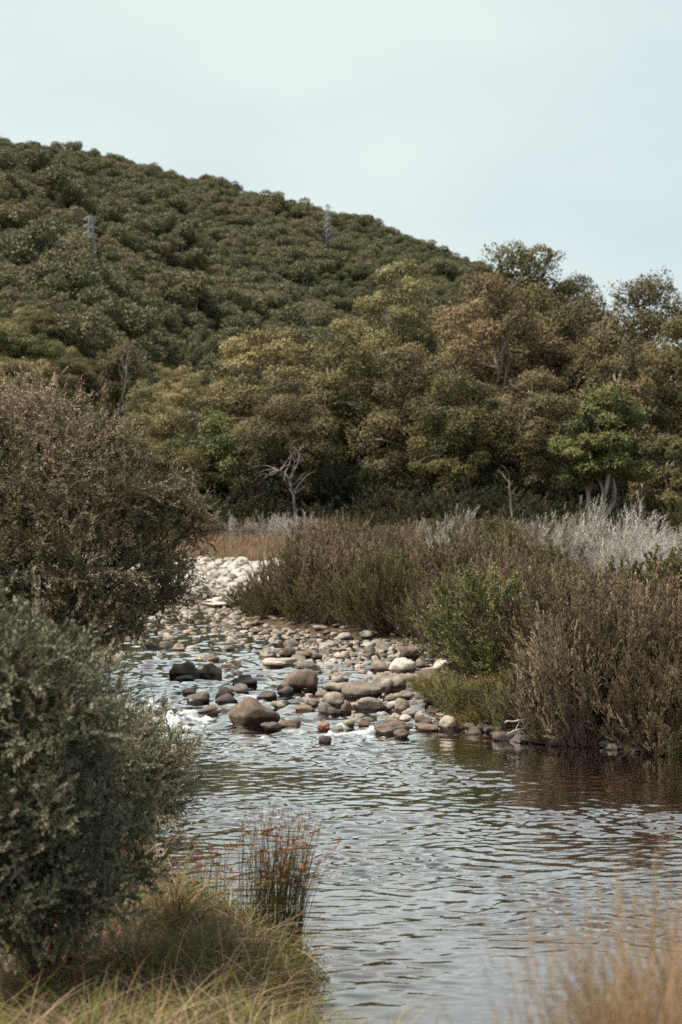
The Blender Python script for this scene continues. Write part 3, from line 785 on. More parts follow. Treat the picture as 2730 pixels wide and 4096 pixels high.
# ------------------------------------------------------------------ trees
def limb_path(a, b, r, sag=0.12, n=6):
    t = np.linspace(0, 1, n)[:, None]
    d = np.linalg.norm(b - a)
    off = rand_unit(r, 1) * d * sag
    p = a + (b - a) * t + off * np.sin(t * np.pi) + np.array([[0, 0, 1.]]) * d * 0.12 * np.sin(t * np.pi) 
    p[1:-1] += r.normal(size=(n - 2, 3)) * d * 0.025
    return p
def build_tree(seed, H=20.0, R=4.5, base=0.3, nclump=34, leaves=12000, leafL=0.23, leafW=0.115, style='dome', trunks=1):
    r = np.random.default_rng(seed)
    C, Rr = [], []
    zb, zt = H * base, H
    mid = (zb + zt) / 2
    tries = 0
    while len(C) < nclump and tries < 3000:
        tries += 1
        t = r.random() ** 0.8                                 # 0 bottom of crown .. 1 top
        if style == 'dome': env = math.sqrt(max(0.03, 1 - (max(t - 0.35, 0) / 0.65) ** 2)) * (0.75 + 0.25 * min(t / 0.35, 1))
        elif style == 'tall': env = 0.85 * math.sin(math.pi * (0.12 + 0.82 * t)) ** 0.7
        else: env = (0.55 + 0.45 * r.random()) * math.sqrt(max(0.05, 1 - (max(t - 0.5, 0) / 0.5) ** 2))
        cr_ = R * (0.15 + 0.20 * r.random() ** 1.4)
        rad = (R - cr_ * 0.8) * env * (r.random() ** 0.4)
        a = r.uniform(0, 6.283)
        c_ = np.array([rad * math.cos(a), rad * math.sin(a), zb + (zt - zb - cr_ * 0.75) * t])
        if any(np.linalg.norm(c_ - np.array(o_)) < 0.70 * (cr_ + q_[0]) for o_, q_ in zip(C, Rr)): continue
        C.append(list(c_))
        Rr.append([cr_ * r.uniform(0.9, 1.25), cr_ * r.uniform(0.9, 1.25), cr_ * r.uniform(0.7, 0.95)])
    nclump = len(C)
    C, Rr = np.array(C), np.array(Rr)
    nz = SineNoise(seed + 9, 3, 1.1)
    P, U, I = sample_lobes(r, C, Rr, int(leaves * 2.8), 0.58, 1.10, 0.6, noise=lambda q: 0.22 * nz(q))
    keep = (U[:, 2] > -0.45) | (r.random(len(P)) < 0.45)
    P, U, I = P[keep], U[keep], I[keep]
    ct = r.uniform(0.15, 0.8, nclump)
    T = np.clip(ct[I] + r.normal(0, 0.07, len(P)) + 0.14 * (U[:, 2]) * r.random(len(P)), 0, 1)
    D = U * 0.25 + rand_unit(r, len(P)) + np.array([[0, 0, -0.35]])
    s = r.uniform(0.7, 1.25, len(P))
    g = Geo(); add_leaves(g, P, D, leafL * s, leafW * s, T, r, face=U + np.array([[0, 0, 0.25]]))
    gt = Geo()
    tops = []
    for k in range(trunks):
        a = r.uniform(0, 6.28); lean = 0.0 if trunks == 1 else 0.13 * H
        b0 = np.array([0.25 * k * math.cos(a), 0.25 * k * math.sin(a), -0.4])
        top = np.array([math.cos(a) * lean + r.normal() * 0.4, math.sin(a) * lean + r.normal() * 0.4, H * (0.72 if trunks == 1 else 0.6)])
        p = limb_path(b0, top, r, 0.05, 10)
        add_tube(gt, p, np.linspace(0.026 * H / (1 + 0.35 * (trunks - 1)), 0.006 * H, 10), 7)
        tops.append(p)
    for i in r.permutation(nclump)[:min(nclump, 26)]:
        p = tops[r.integers(len(tops))]
        cand_ = [q for q in p[3:] if q[2] < C[i][2] + 0.5] or [p[4]]
        s0 = cand_[-1] if r.random() < 0.5 else cand_[r.integers(len(cand_))]
        path = limb_path(s0, C[i], r, 0.10, 6)
        add_tube(gt, path, np.linspace(0.0085 * H, 0.0022 * H, 6), 5)
        for j in range(3):
            e2 = C[i] + rand_unit(r, 1)[0] * Rr[i] * 0.9
            add_tube(gt, limb_path(path[3], e2, r, 0.1, 4), np.linspace(0.003 * H, 0.0008 * H, 4), 4)
    return g.mesh('crown', [M['gum_brown']]), gt.mesh('trunk', [M['bark_pale']], True), H, R

VAR = [build_tree(1, 20, 4.6, 0.28, 36, 15000), build_tree(2, 20, 4.2, 0.34, 30, 13000, style='tall'), build_tree(3, 20, 5.0, 0.25, 40, 16000, style='wild', trunks=2),
       build_tree(4, 20, 4.6, 0.40, 34, 13000), build_tree(5, 20, 4.4, 0.15, 44, 17000, style='tall'), build_tree(6, 20, 5.2, 0.42, 26, 10000, style='wild'),
       build_tree(8, 12, 3.4, 0.42, 26, 9000, 0.30, 0.12, style='wild', trunks=3),
       build_tree(11, 11, 4.4, 0.12, 34, 13000, style='dome'), build_tree(12, 11, 4.2, 0.10, 30, 13000, style='wild', trunks=2), build_tree(13, 11, 4.6, 0.30, 30, 11000, style='dome', trunks=2),
       build_tree(21, 15.5, 5.4, 0.08, 58, 22000, style='wild', trunks=2), build_tree(22, 17, 5.4, 0.14, 54, 21000, style='dome'), build_tree(23, 15.5, 5.2, 0.08, 54, 20000, style='tall', trunks=2)]
def place_tree(var, x, y, H, R, leafm, rz, label, group, bark='bark_pale', name='gum_tree'):
    if H / R < 2.9 and var < 6: var = 7 + (var % 3)
    crown, trunk, H0, R0 = VAR[var]
    e_ = empty(name, (x, y, tz(x, y)))
    e_.rotation_euler = (0, 0, rz)
    e_.scale = (R / R0, R / R0, H / H0)
    for nm, me, mt in (('trunk', trunk, bark), ('crown', crown, leafm)):
        o = link(nm, me, e_)
        o.material_slots[0].link = 'OBJECT'; o.material_slots[0].material = M[mt]
    return tag(e_, label, 'tree', group)

# the trees one can single out: (px, top py, width px, distance, variant, foliage, label)
NAMED = [
 (2075, 960, 500, 150, 2, 'gum_olive', 'tallest olive green gum rising above the others against the sky'),
 (2270, 1110, 300, 152, 5, 'gum_olive', 'open crowned olive gum with sky showing through, beside the tallest'),
 (1590, 1075, 350, 135, 1, 'gum_pale', 'pale yellow green gum with pale stems standing before the hill'),
 (1450, 1230, 330, 136, 0, 'gum_khaki', 'khaki gum leaning on the left side of the pale yellow green gum'),
 (1960, 1145, 560, 118, 11, 'gum_red', 'red brown domed gum below the tallest tree'),
 (2190, 1270, 420, 122, 10, 'gum_olive', 'olive gum right of the red brown domed gum'),
 (2600, 1150, 560, 116, 11, 'gum_brown', 'broad brown gum breaking the skyline at the end of the row'),
 (2370, 1200, 440, 120, 12, 'gum_brown', 'brown gum left of the broad brown skyline gum'),
 (1090, 1330, 500, 126, 3, 'gum_khaki', 'khaki umbrella domed gum with bare forked limbs below'),
 (1390, 1370, 480, 114, 12, 'gum_olive', 'dark olive gum between the umbrella dome and the pale gum'),
 (1660, 1400, 500, 110, 10, 'gum_brown', 'brown gum below the pale yellow green gum'),
 (1850, 1500, 440, 104, 12, 'gum_olive', 'dense olive gum in front of the red brown domed gum'),
 (2130, 1500, 460, 105, 10, 'gum_brown', 'dense brown gum in the thick of the wood'),
 (2500, 1400, 480, 106, 12, 'gum_brown', 'dense brown gum in front of the broad skyline gum'),
 (2770, 1280, 480, 108, 10, 'gum_olive', 'olive gum cut by the picture edge behind the white heath'),
 (880, 1640, 420, 112, 3, 'gum_green', 'dark green spreading gum over the twisted bare trunks'),
 (1150, 1540, 420, 106, 11, 'gum_brown', 'brown tinged gum over the twisted white snag'),
 (2400, 1575, 380, 84, 6, 'gum_green', 'small fresh green gum with several slim pale stems'),
 (2680, 1740, 380, 90, 8, 'gum_olive', 'low dark gum right of the small fresh green gum'),
 (700, 1780, 320, 108, 5, 'gum_olive', 'sparse gum with a bent pale trunk beside the tea tree'),
 (620, 1540, 280, 150, 3, 'gum_pale', 'pale gum just clear of the tea tree top'),
 (640, 1640, 300, 122, 9, 'gum_khaki', 'khaki open gum behind the tea tree'),
 (500, 1400, 230, 190, 6, 'gum_brown', 'thin half bare gum with whitish limbs above the tea tree'),
]
for i, (px, py, wpx, d, var, fm, lab) in enumerate(NAMED):
    x = (px - CX) / F * d
    top = CAMZ + (HY - py) / F * d
    place_tree(var, x, d, (top - tz(x, d)) * 1.05, wpx * d / F / 2 * 1.12, fm, 1.7 * i, lab, None)
# fill of the wood behind them and on the hill's foot
rt = np.random.default_rng(91)
tre = [((px - CX) / F * d, d) for (px, py, w, d, *_) in NAMED]
fills = []
for _ in range(9000):
    lf = len(fills) < 80
    if len(fills) == 80 and _ < 5000 and False: continue
    y = rt.uniform(150, 300) if lf else rt.uniform(128, 262)
    x = (rt.uniform(-0.26, -0.10) if lf else rt.uniform(-0.12, 0.27)) * y
    px = CX + F * x / y
    hgt = rt.uniform(13, 18) if px > 700 else rt.uniform(9, 13)
    if y < 150 and px < 650: continue
    if y > 262 and px > 1400: continue
    topy = HY - (tz(x, y) + hgt - CAMZ) / y * F
    lim = np.interp(px, [0, 150, 350, 700, 800, 1300, 1450, 1700, 1800, 2250, 2400, 2730], [1150, 1200, 1330, 1450, 1480, 1480, 1500, 1500, 1500, 1500, 1500, 1500])
    if topy < lim: continue
    if any((x - a) ** 2 + (y - b) ** 2 < (5.0 if lf else 5.8) ** 2 for a, b in tre): continue
    tre.append((x, y)); fills.append((x, y, hgt))
    if len(fills) >= 135: break
fm_l = ['gum_pale', 'gum_olive', 'gum_khaki', 'gum_pale', 'gum_olive', 'gum_green']
for i, (x, y, hgt) in enumerate(fills):
    left = CX + F * x / y < 800
    fm = fm_l[rt.integers(len(fm_l))] if left else ['gum_brown', 'gum_olive', 'gum_olive'][rt.integers(3)]
    names = {'gum_pale': 'pale green', 'gum_olive': 'olive', 'gum_khaki': 'khaki', 'gum_green': 'green', 'gum_brown': 'brown'}
    place_tree([0, 3, 5, 0, 3, 2][rt.integers(6)], x, y, hgt, rt.uniform(3.6, 5.2), fm, rt.uniform(0, 6.28),
               names[fm] + (' gum on the foot of the hill above the tea tree' if left else ' gum deep in the wood behind the front row'),
               'gums on the foot of the hill' if left else 'gums deep in the wood')

# hill forest
HILLV = []
for k in range(6):
    r = np.random.default_rng(300 + k)
    n = 9
    C = np.stack([r.uniform(-2.2, 2.2, n), r.uniform(-2.2, 2.2, n), r.uniform(8.2, 11.2, n)], 1)
    C[:, 2] -= 0.6 * np.hypot(C[:, 0], C[:, 1])
    Rr = np.stack([r.uniform(1.5, 2.3, n), r.uniform(1.5, 2.3, n), r.uniform(1.0, 1.5, n)], 1)
    P, U, I = sample_lobes(r, C, Rr, 2000, 0.65, 1.08, 0.65)
    g = Geo()
    ct = r.uniform(0.2, 0.8, n)
    add_leaves(g, P, U * 0.5 + rand_unit(r, len(P)), r.uniform(0.45, 0.75, len(P)), r.uniform(0.25, 0.42, len(P)), np.clip(ct[I] + r.normal(0, 0.08, len(P)), 0, 1), r, face=U + np.array([[0, 0, 0.25]]))
    nleaf = len(P)
    add_tube(g, limb_path(np.array([0, 0, -1.0]), np.array([r.normal() * 0.4, r.normal() * 0.4, 8.5]), r, 0.05, 5), np.linspace(0.22, 0.08, 5), 5)
    for j in range(4):
        add_tube(g, limb_path(np.array([0, 0, 4.0 + j * 0.6]), C[j], r, 0.1, 4), np.linspace(0.12, 0.04, 4), 4)
    me = g.mesh('hill_gum', [M['gum_hill'], M['bark_pale']])
    mi = np.ones(len(me.polygons), np.int32); mi[:nleaf] = 0
    me.polygons.foreach_set('material_index', mi)
    HILLV.append(me)
rh = np.random.default_rng(17)
hp = []
hmn = []
cell = {}
for _ in range(90000):
    y = 150 + 690 * math.sqrt(rh.random())
    u = rh.uniform(-0.30, 0.22)
    x = u * y
    px = CX + F * u
    t = terrain([x], [y], False)[0] if False else None
    d0 = float(np.interp(px, [-800, 0, 350, 700, 1000, 1400], [140, 150, 172, 215, 250, 262]))
    if y < d0 + 25: continue
    if (abs(px - 362) < 60 and 960 < HY - (float(hill_z(np.array([x]), np.array([y]))[0]) + 4) / y * F < 1230) or (abs(px - 1312) < 40 and 972 < HY - (float(hill_z(np.array([x]), np.array([y]))[0]) + 4) / y * F < 1075): continue
    if px > 2150 and y < 500: continue
    key = (int(x // 8.7), int(y // 8.7))
    ok = True; mn = rh.uniform(3.6, 7.4) * float(np.interp(y, [250, 800], [1.05, 0.78]))
    for a in (-1, 0, 1):
        for b in (-1, 0, 1):
            for (qx, qy) in cell.get((key[0] + a, key[1] + b), ()):
                if (qx - x) ** 2 + (qy - y) ** 2 < mn ** 2: ok = False
    if not ok: continue
    if y < 330 and any((x - a) ** 2 + (y - b) ** 2 < 25 for a, b in tre): continue
    cell.setdefault(key, []).append((x, y)); hp.append((x, y)); hmn.append(mn)
hp = np.array(hp)
hz = terrain(hp[:, 0], hp[:, 1])
order = np.argsort(hp[:, 1])
hp, hz, hmn = hp[order], hz[order], np.array(hmn)[order]
nz_h = SineNoise(77, 2, 60.0)(hp)
hs = (0.42 + 0.085 * hmn) * np.exp(rh.normal(0, 0.17, len(hp))) * (1 + 0.16 * nz_h)
inview = (np.abs(hp[:, 0] / hp[:, 1] + 0.07) < 0.19)
NIND = 280
ids = np.where(inview)[0][:NIND]
ind = np.zeros(len(hp), bool); ind[ids] = True
for k, i in enumerate(ids):
    o = link('hill_gum', HILLV[k % 6], None, (hp[i, 0], hp[i, 1], hz[i]))
    o.scale = (hs[i], hs[i], hs[i] * 1.05); o.rotation_euler = (0, 0, rh.uniform(0, 6.28))
    tag(o, ('large' if hs[i] > 0.98 else 'small' if hs[i] < 0.8 else 'middling') + ' rounded gum in the forest on the lower hillside', 'tree', 'gums of the lower hillside')
# the rest of the forest, one mass
src = bpy.data.collections.new('hill_forest_sources')
for k, me in enumerate(HILLV):
    src.objects.link(bpy.data.objects.new('hill_forest_source', me))
rest = np.where(~ind)[0]
pm = bpy.data.meshes.new('hill_forest')
pm.vertices.add(len(rest)); pm.vertices.foreach_set('co', np.concatenate([hp[rest], hz[rest][:, None]], 1).astype(np.float32).ravel())
for nm, v in (('siz', hs[rest]), ('rot', rh.uniform(0, 6.28, len(rest)))):
    a = pm.attributes.new(nm, 'FLOAT', 'POINT'); a.data.foreach_set('value', v.astype(np.float32))
a = pm.attributes.new('pick', 'INT', 'POINT'); a.data.foreach_set('value', rh.integers(0, 6, len(rest)).astype(np.int32))
forest = link('hill_forest', pm)
tag(forest, 'dense gum forest covering the far hillside up to the ridge', 'forest', None, 'stuff')
ng = bpy.data.node_groups.new('hill_forest', 'GeometryNodeTree')
ng.interface.new_socket('Geometry', in_out='INPUT', socket_type='NodeSocketGeometry')
ng.interface.new_socket('Geometry', in_out='OUTPUT', socket_type='NodeSocketGeometry')
gi, go = ng.nodes.new('NodeGroupInput'), ng.nodes.new('NodeGroupOutput')
ci = ng.nodes.new('GeometryNodeCollectionInfo'); ci.inputs['Collection'].default_value = src
ci.inputs['Separate Children'].default_value = True; ci.inputs['Reset Children'].default_value = True
ip = ng.nodes.new('GeometryNodeInstanceOnPoints'); ip.inputs['Pick Instance'].default_value = True
def named(n, t):
    q = ng.nodes.new('GeometryNodeInputNamedAttribute'); q.data_type = t; q.inputs['Name'].default_value = n
    return q.outputs['Attribute']
cx_ = ng.nodes.new('ShaderNodeCombineXYZ')
ng.links.new(named('rot', 'FLOAT'), cx_.inputs['Z'])
ng.links.new(gi.outputs[0], ip.inputs['Points']); ng.links.new(ci.outputs[0], ip.inputs['Instance'])
ng.links.new(named('pick', 'INT'), ip.inputs['Instance Index']); ng.links.new(named('siz', 'FLOAT'), ip.inputs['Scale'])
ng.links.new(cx_.outputs[0], ip.inputs['Rotation']); ng.links.new(ip.outputs[0], go.inputs[0])
md = forest.modifiers.new('forest', 'NODES'); md.node_group = ng

# two lattice towers of a power line on the hillside
def steel_mat():
    m, nt, out = new_mat('galvanised_steel')
    b = nt.nodes.new('ShaderNodeBsdfPrincipled'); b.inputs['Base Color'].default_value = (0.62, 0.63, 0.64, 1); b.inputs['Roughness'].default_value = 0.5; b.inputs['Metallic'].default_value = 0.2
    nz = nt.nodes.new('ShaderNodeTexNoise'); nz.inputs['Scale'].default_value = 2; rp = ramp(nt, [(0.3, (0.24, 0.24, 0.24)), (0.7, (0.34, 0.34, 0.34))])
    nt.links.new(nz.outputs['Fac'], rp.inputs['Fac']); nt.links.new(rp.outputs['Color'], b.inputs['Base Color']); nt.links.new(b.outputs[0], out.inputs['Surface'])
    return m
M['steel'] = steel_mat()
def tower(px, py_base, py_top, lab):
    dd = np.linspace(180, 790, 3000); xx = (px - CX) / F * dd
    d = float(dd[np.argmax(HY - (terrain(xx, dd) - CAMZ) / dd * F <= py_base)])
    Hh = (py_base - py_top) / F * d
    x = (px - CX) / F * d; z = tz(x, d)
    e_ = tag(empty('transmission_tower', (x, d, z)), lab, 'tower', None)
    e_.rotation_euler = (0, 0, 0.5)
    wb, wt = Hh * 0.11, Hh * 0.025
    def corner(k, t):
        w = wb + (wt - wb) * t ** 0.8
        return np.array([w * (1 if k in (0, 3) else -1), w * (1 if k < 2 else -1), Hh * t])
    for k in range(4):
        g = Geo(); add_tube(g, [corner(k, t) for t in np.linspace(0, 1, 6)], 0.10, 4); link('leg', g.mesh('leg', [M['steel']]), e_)
    g = Geo(); lv = np.linspace(0, 1, 9)
    A, B = [], []
    for a_, b_ in zip(lv[:-1], lv[1:]):
        for k in range(4):
            A += [corner(k, a_), corner((k + 1) % 4, a_), corner(k, b_)]; B += [corner((k + 1) % 4, b_), corner(k, b_), corner((k + 1) % 4, b_)]
    add_segs(g, np.array(A), np.array(B), 0.05, 0.05); link('lattice', g.mesh('lattice', [M['steel']]), e_)
    for t in (0.70, 0.82, 0.94):
        g = Geo(); w = Hh * 0.12 * (1.1 - 0.3 * (t - 0.7))
        zc = Hh * t
        A = [[-w, 0, zc], [-w, 0, zc], [w, 0, zc], [w, 0, zc]]; B = [[0, 0.5, zc + 1.2], [0, -0.5, zc], [0, 0.5, zc + 1.2], [0, -0.5, zc]]
        add_segs(g, np.array(A, float), np.array(B, float), 0.08, 0.08)
        link('cross_arm', g.mesh('cross_arm', [M['steel']]), e_)
tower(362, 1105, 868, 'pale lattice power tower standing amid the hillside forest')
tower(1312, 1000, 818, 'lattice power tower near the ridge line of the hill')

# ------------------------------------------------------------------ shrubs
def build_shrub(seed, H=1.5, R=0.9, nlobe=7, sprigs=900, nleaf=9, leafL=0.05, leafW=0.016, up=1.2, out=0.5, length=0.22, spread=0.45, jitter=0.35, lo=0.45, kp=14):
    r = np.random.default_rng(seed)
    C, Rr = [], []
    for i in range(nlobe):
        a = r.uniform(0, 6.28); q = R * 0.6 * math.sqrt(r.random())
        hh = H * r.uniform(0.42, 0.72)
        rr = R * r.uniform(0.38, 0.6)
        C.append([q * math.cos(a), q * math.sin(a), hh * (1 - 0.25 * q / R)]); Rr.append([rr, rr, min(hh * 0.85, H - hh)])
    for i in range(max(2, nlobe // 2)):
        a = r.uniform(0, 6.28); C.append([R * 0.6 * math.cos(a), R * 0.6 * math.sin(a), H * 0.25]); Rr.append([R * 0.42, R * 0.42, H * 0.26])
    P, U, I = sample_lobes(r, C, Rr, sprigs // kp, lo, 1.0, 0.5)
    P[:, 2] = np.maximum(P[:, 2], 0.05)
    D = U * out + np.array([[0, 0, up]]) + rand_unit(r, len(P)) * jitter
    A0 = np.stack([r.normal(0, 0.12 * R, len(P)), r.normal(0, 0.12 * R, len(P)), np.full(len(P), -0.08)], 1)
    Pb = P
    bt = r.normal(0, 0.18, len(P))
    P, U, D, I, J = plumes(r, P, U, D, I, kp, length * 1.3)
    P[:, 2] = np.maximum(P[:, 2], 0.02)
    gl, gs = Geo(), Geo()
    ct = r.uniform(0.2, 0.75, len(C))
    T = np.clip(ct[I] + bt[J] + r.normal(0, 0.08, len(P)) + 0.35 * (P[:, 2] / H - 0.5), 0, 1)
    ln = length * 0.45 * r.uniform(0.6, 1.5, len(P))
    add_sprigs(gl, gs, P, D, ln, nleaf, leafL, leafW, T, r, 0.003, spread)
    mid = A0 * 0.5 + Pb * 0.5 + r.normal(0, 0.05, (len(Pb), 3)) - np.array([[0, 0, 0.08 * H]])
    add_segs(gs, A0, mid, 0.010, 0.007); add_segs(gs, mid, Pb, 0.007, 0.004)
    return gl.mesh('foliage', [M['heath_brown']]), gs.mesh('stems', [M['twig']])
SH = {
 'heath': [build_shrub(10 + i, 1.45, 1.0, 11, 2300, 11, 0.055, 0.019, up=1.3, out=0.5, spread=0.45, jitter=0.5, length=0.34, lo=0.3) for i in range(5)],
 'green': [build_shrub(20, 1.9, 1.1, 9, 3000, 11, 0.045, 0.024, up=0.8, out=0.8, spread=0.8, length=0.25)],
 'olive': [build_shrub(30 + i, 1.4, 0.9, 7, 2000, 10, 0.045, 0.018, up=0.9, out=0.7, spread=0.6, length=0.2) for i in range(2)],
 'plume': [build_shrub(40 + i, 1.7, 0.85, 7, 800, 8, 0.13, 0.012, up=1.1, out=0.55, length=0.55, spread=0.35, jitter=0.5) for i in range(4)],
 'dark': [build_shrub(50 + i, 2.6, 1.6, 10, 2200, 9, 0.11, 0.05, up=0.5, out=0.9, length=0.55, spread=0.9, jitter=0.7, lo=0.3) for i in range(3)],
 'leafy': [build_shrub(60, 1.5, 1.1, 7, 1200, 7, 0.09, 0.055, up=0.4, out=0.8, length=0.25, spread=0.9)],
}
def place_shrub(kind, var, x, y, sc, szz, fm, rz, label, cat='shrub', group=None, name='heath_shrub', stem='twig', dz=0.0):
    fo, st = SH[kind][var % len(SH[kind])]
    e_ = empty(name, (x, y, tz(x, y) + dz)); e_.rotation_euler = (0.0, 0.38 if kind == 'plume' else 0.0, rz if kind != 'plume' else 0.35 * math.sin(rz * 3)); e_.scale = (sc, sc, szz)
    for nm, me, mt in (('stems', st, stem), ('foliage', fo, fm)):
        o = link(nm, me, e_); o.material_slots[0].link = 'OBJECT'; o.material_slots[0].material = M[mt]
    return tag(e_, label, cat, group)
rq = np.random.default_rng(123)
spots = []
# single shrubs: (px, d, kind, variant, width scale, height scale, foliage, label)
SINGLE = [
 (1950, 23.4, 'green', 0, 1.08, 0.98, 'heath_green', 'bright green leafy shrub at the head of the mossy bank'),
 (1000, 40.5, 'olive', 0, 0.75, 0.6, 'heath_olive', 'small olive shrub at the point where the stones meet the bank'),
 (1190, 39.0, 'heath', 1, 1.0, 0.9, 'heath_olive', 'rounded olive brown shrub over the stones, next to the small olive one'),
 (1360, 38.5, 'heath', 2, 1.25, 1.15, 'heath_brown', 'dark brown shrub overhanging the brown backwater'),
 (1590, 35.5, 'olive', 1, 1.2, 1.1, 'heath_olive', 'olive shrub with dark base behind the bleached driftwood'),
 (2130, 33.0, 'olive', 0, 1.25, 1.28, 'heath_olive', 'yellowish olive shrub topping the bank behind the bright green one'),
 (1310, 50.0, 'heath', 3, 1.35, 1.42, 'heath_red', 'dense reddish brown shrub mound near the far gravel bar'),
 (1990, 66.0, 'leafy', 0, 1.4, 1.3, 'under_brown', 'dark reddish broad leaved shrub against the trees'),
 (2190, 19.6, 'olive', 1, 0.45, 0.36, 'heath_olive', 'low bright olive tuft hanging over the pool'),
 (2330, 20.3, 'heath', 4, 0.9, 0.85, 'heath_brown', 'brown upright shrub leaning over the dark pool'),
 (2110, 20.7, 'olive', 0, 0.55, 0.45, 'heath_olive', 'short olive shrub at the waterline beside the bare roots'),
 (2560, 20.0, 'heath', 2, 1.0, 1.0, 'heath_brown', 'tall brown shrub above the bright grass tuft'),
]
for i, (px, d, kd, v, sc, szz, fm, lab) in enumerate(SINGLE):
    x = (px - CX) / F * d
    spots.append((x, d, 0.7 * sc))
    place_shrub(kd, v, x, d, sc, szz, fm, 0.8 * i, lab)
WHITE = [(2160, 54, 0.6, 0.7), (2650, 44, 0.6, 0.6), (1880, 60, 0.55, 0.7), (2080, 60, 0.6, 0.8), (2690, 52, 0.6, 0.75), (2560, 53, 0.7, 0.8), (1740, 58, 0.7, 0.85), (1640, 60, 0.6, 0.8), (2600, 47, 0.9, 0.8), (2200, 47, 0.8, 0.8), (2480, 47, 1.1, 1.0), (2120, 52, 0.7, 0.8), (2250, 49, 0.9, 0.85), (2360, 46, 1.1, 1.0), (2450, 44, 1.0, 0.95), (2310, 53, 0.7, 1.25), (2020, 56, 0.9, 0.9), (1950, 58, 0.7, 0.75), (2540, 42, 0.8, 0.8), (1820, 62, 0.9, 1.0), (2720, 50, 0.7, 0.7), (2420, 40, 0.8, 0.75), (2520, 38, 0.6, 0.6)]
for i, (px, d, sc, szz) in enumerate(WHITE):
    x = (px - CX) / F * d
    spots.append((x, d, 0.5))
    place_shrub('plume', i, x, d, sc, szz, 'heath_white', i * 1.3, 'bleached silvery plume of dead heath among the brown shrubs', 'shrub', 'bleached heath plumes', 'dead_heath', 'dead_wood')
# shrubs crowding the water's edge
edge_rows = [([(-2.55, 41.5), (-2.5, 39.5), (-2.0, 37.8)], 0.8, 0.3, 0.5), ([(-1.9, 37.6), (-0.8, 35.7), (0.2, 34.1), (1.1, 33.3), (2.1, 31.6)], 0.85, 0.42, 0.85), ([(3.1, 19.75), (3.5, 19.4), (4.3, 19.0), (5.3, 18.0), (6.2, 17.0)], 0.55, 0.10, 0.75),
             ([(3.2, 20.5), (3.6, 20.2), (4.6, 19.6), (5.8, 18.6)], 0.6, 0.25, 0.9), ([(2.2, 30), (2.3, 28), (2.0, 26.5)], 0.8, 0.3, 0.8)]
for poly, step, off, s0 in edge_rows:
    for a, b in zip(poly[:-1], poly[1:]):
        a, b = np.array(a), np.array(b); L_ = np.linalg.norm(b - a); nrm = np.array([-(b - a)[1], (b - a)[0]]) / L_
        for t in np.arange(0, L_, step):
            p = a + (b - a) * t / L_
            q = p + nrm * off
            if river_sd(q[None])[0] > river_sd(p[None])[0]: q = p - nrm * off
            q = q + rq.normal(0, 0.12, 2)
            sc = s0 * rq.uniform(0.7, 1.2)
            if any((q[0] - x_) ** 2 + (q[1] - y_) ** 2 < 0.3 ** 2 for x_, y_, _c in spots): continue
            spots.append((q[0], q[1], 0.5 * sc))
            ol = rq.random()
            kd, fm, nm_ = ('heath', 'heath_brown', 'brown twiggy') if ol < 0.4 else ('olive', 'heath_olive', 'bushy olive') if ol < 0.72 else ('heath', 'heath_olive', 'upright olive')
            o = place_shrub(kd, int(rq.integers(5)), q[0], q[1], sc, sc * rq.uniform(0.8, 1.1), fm, rq.uniform(0, 6.28),
                        nm_ + (' shrub crowding the edge of the dark pool' if q[1] < 22 else ' shrub on the bank beside the stones'), 'shrub', 'shrubs at the water edge', dz=-0.05)
            if q[1] < 22: o.rotation_euler = (0.30, -0.05, o.rotation_euler.z)
for i, (px, d, sc) in enumerate([(1850, 21.4, 0.42), (1930, 20.7, 0.38), (2000, 21.2, 0.45), (2040, 20.2, 0.36), (2110, 20.0, 0.42), (2180, 20.6, 0.55), (1780, 22.6, 0.36), (2140, 21.6, 0.6), (2240, 20.1, 0.5)]):
    x = (px - CX) / F * d
    spots.append((x, d, 0.3))
    place_shrub('olive' if i % 3 else 'heath', i, x, d, sc, sc * (0.7 + 0.25 * (i % 2)), ['heath_green', 'heath_olive', 'heath_olive'][i % 3], i * 1.1, ('low green' if i % 3 == 0 else 'low olive') + ' herb bush on the mossy bank above the waterline', 'shrub', 'low bushes on the mossy bank')
cnt = 0
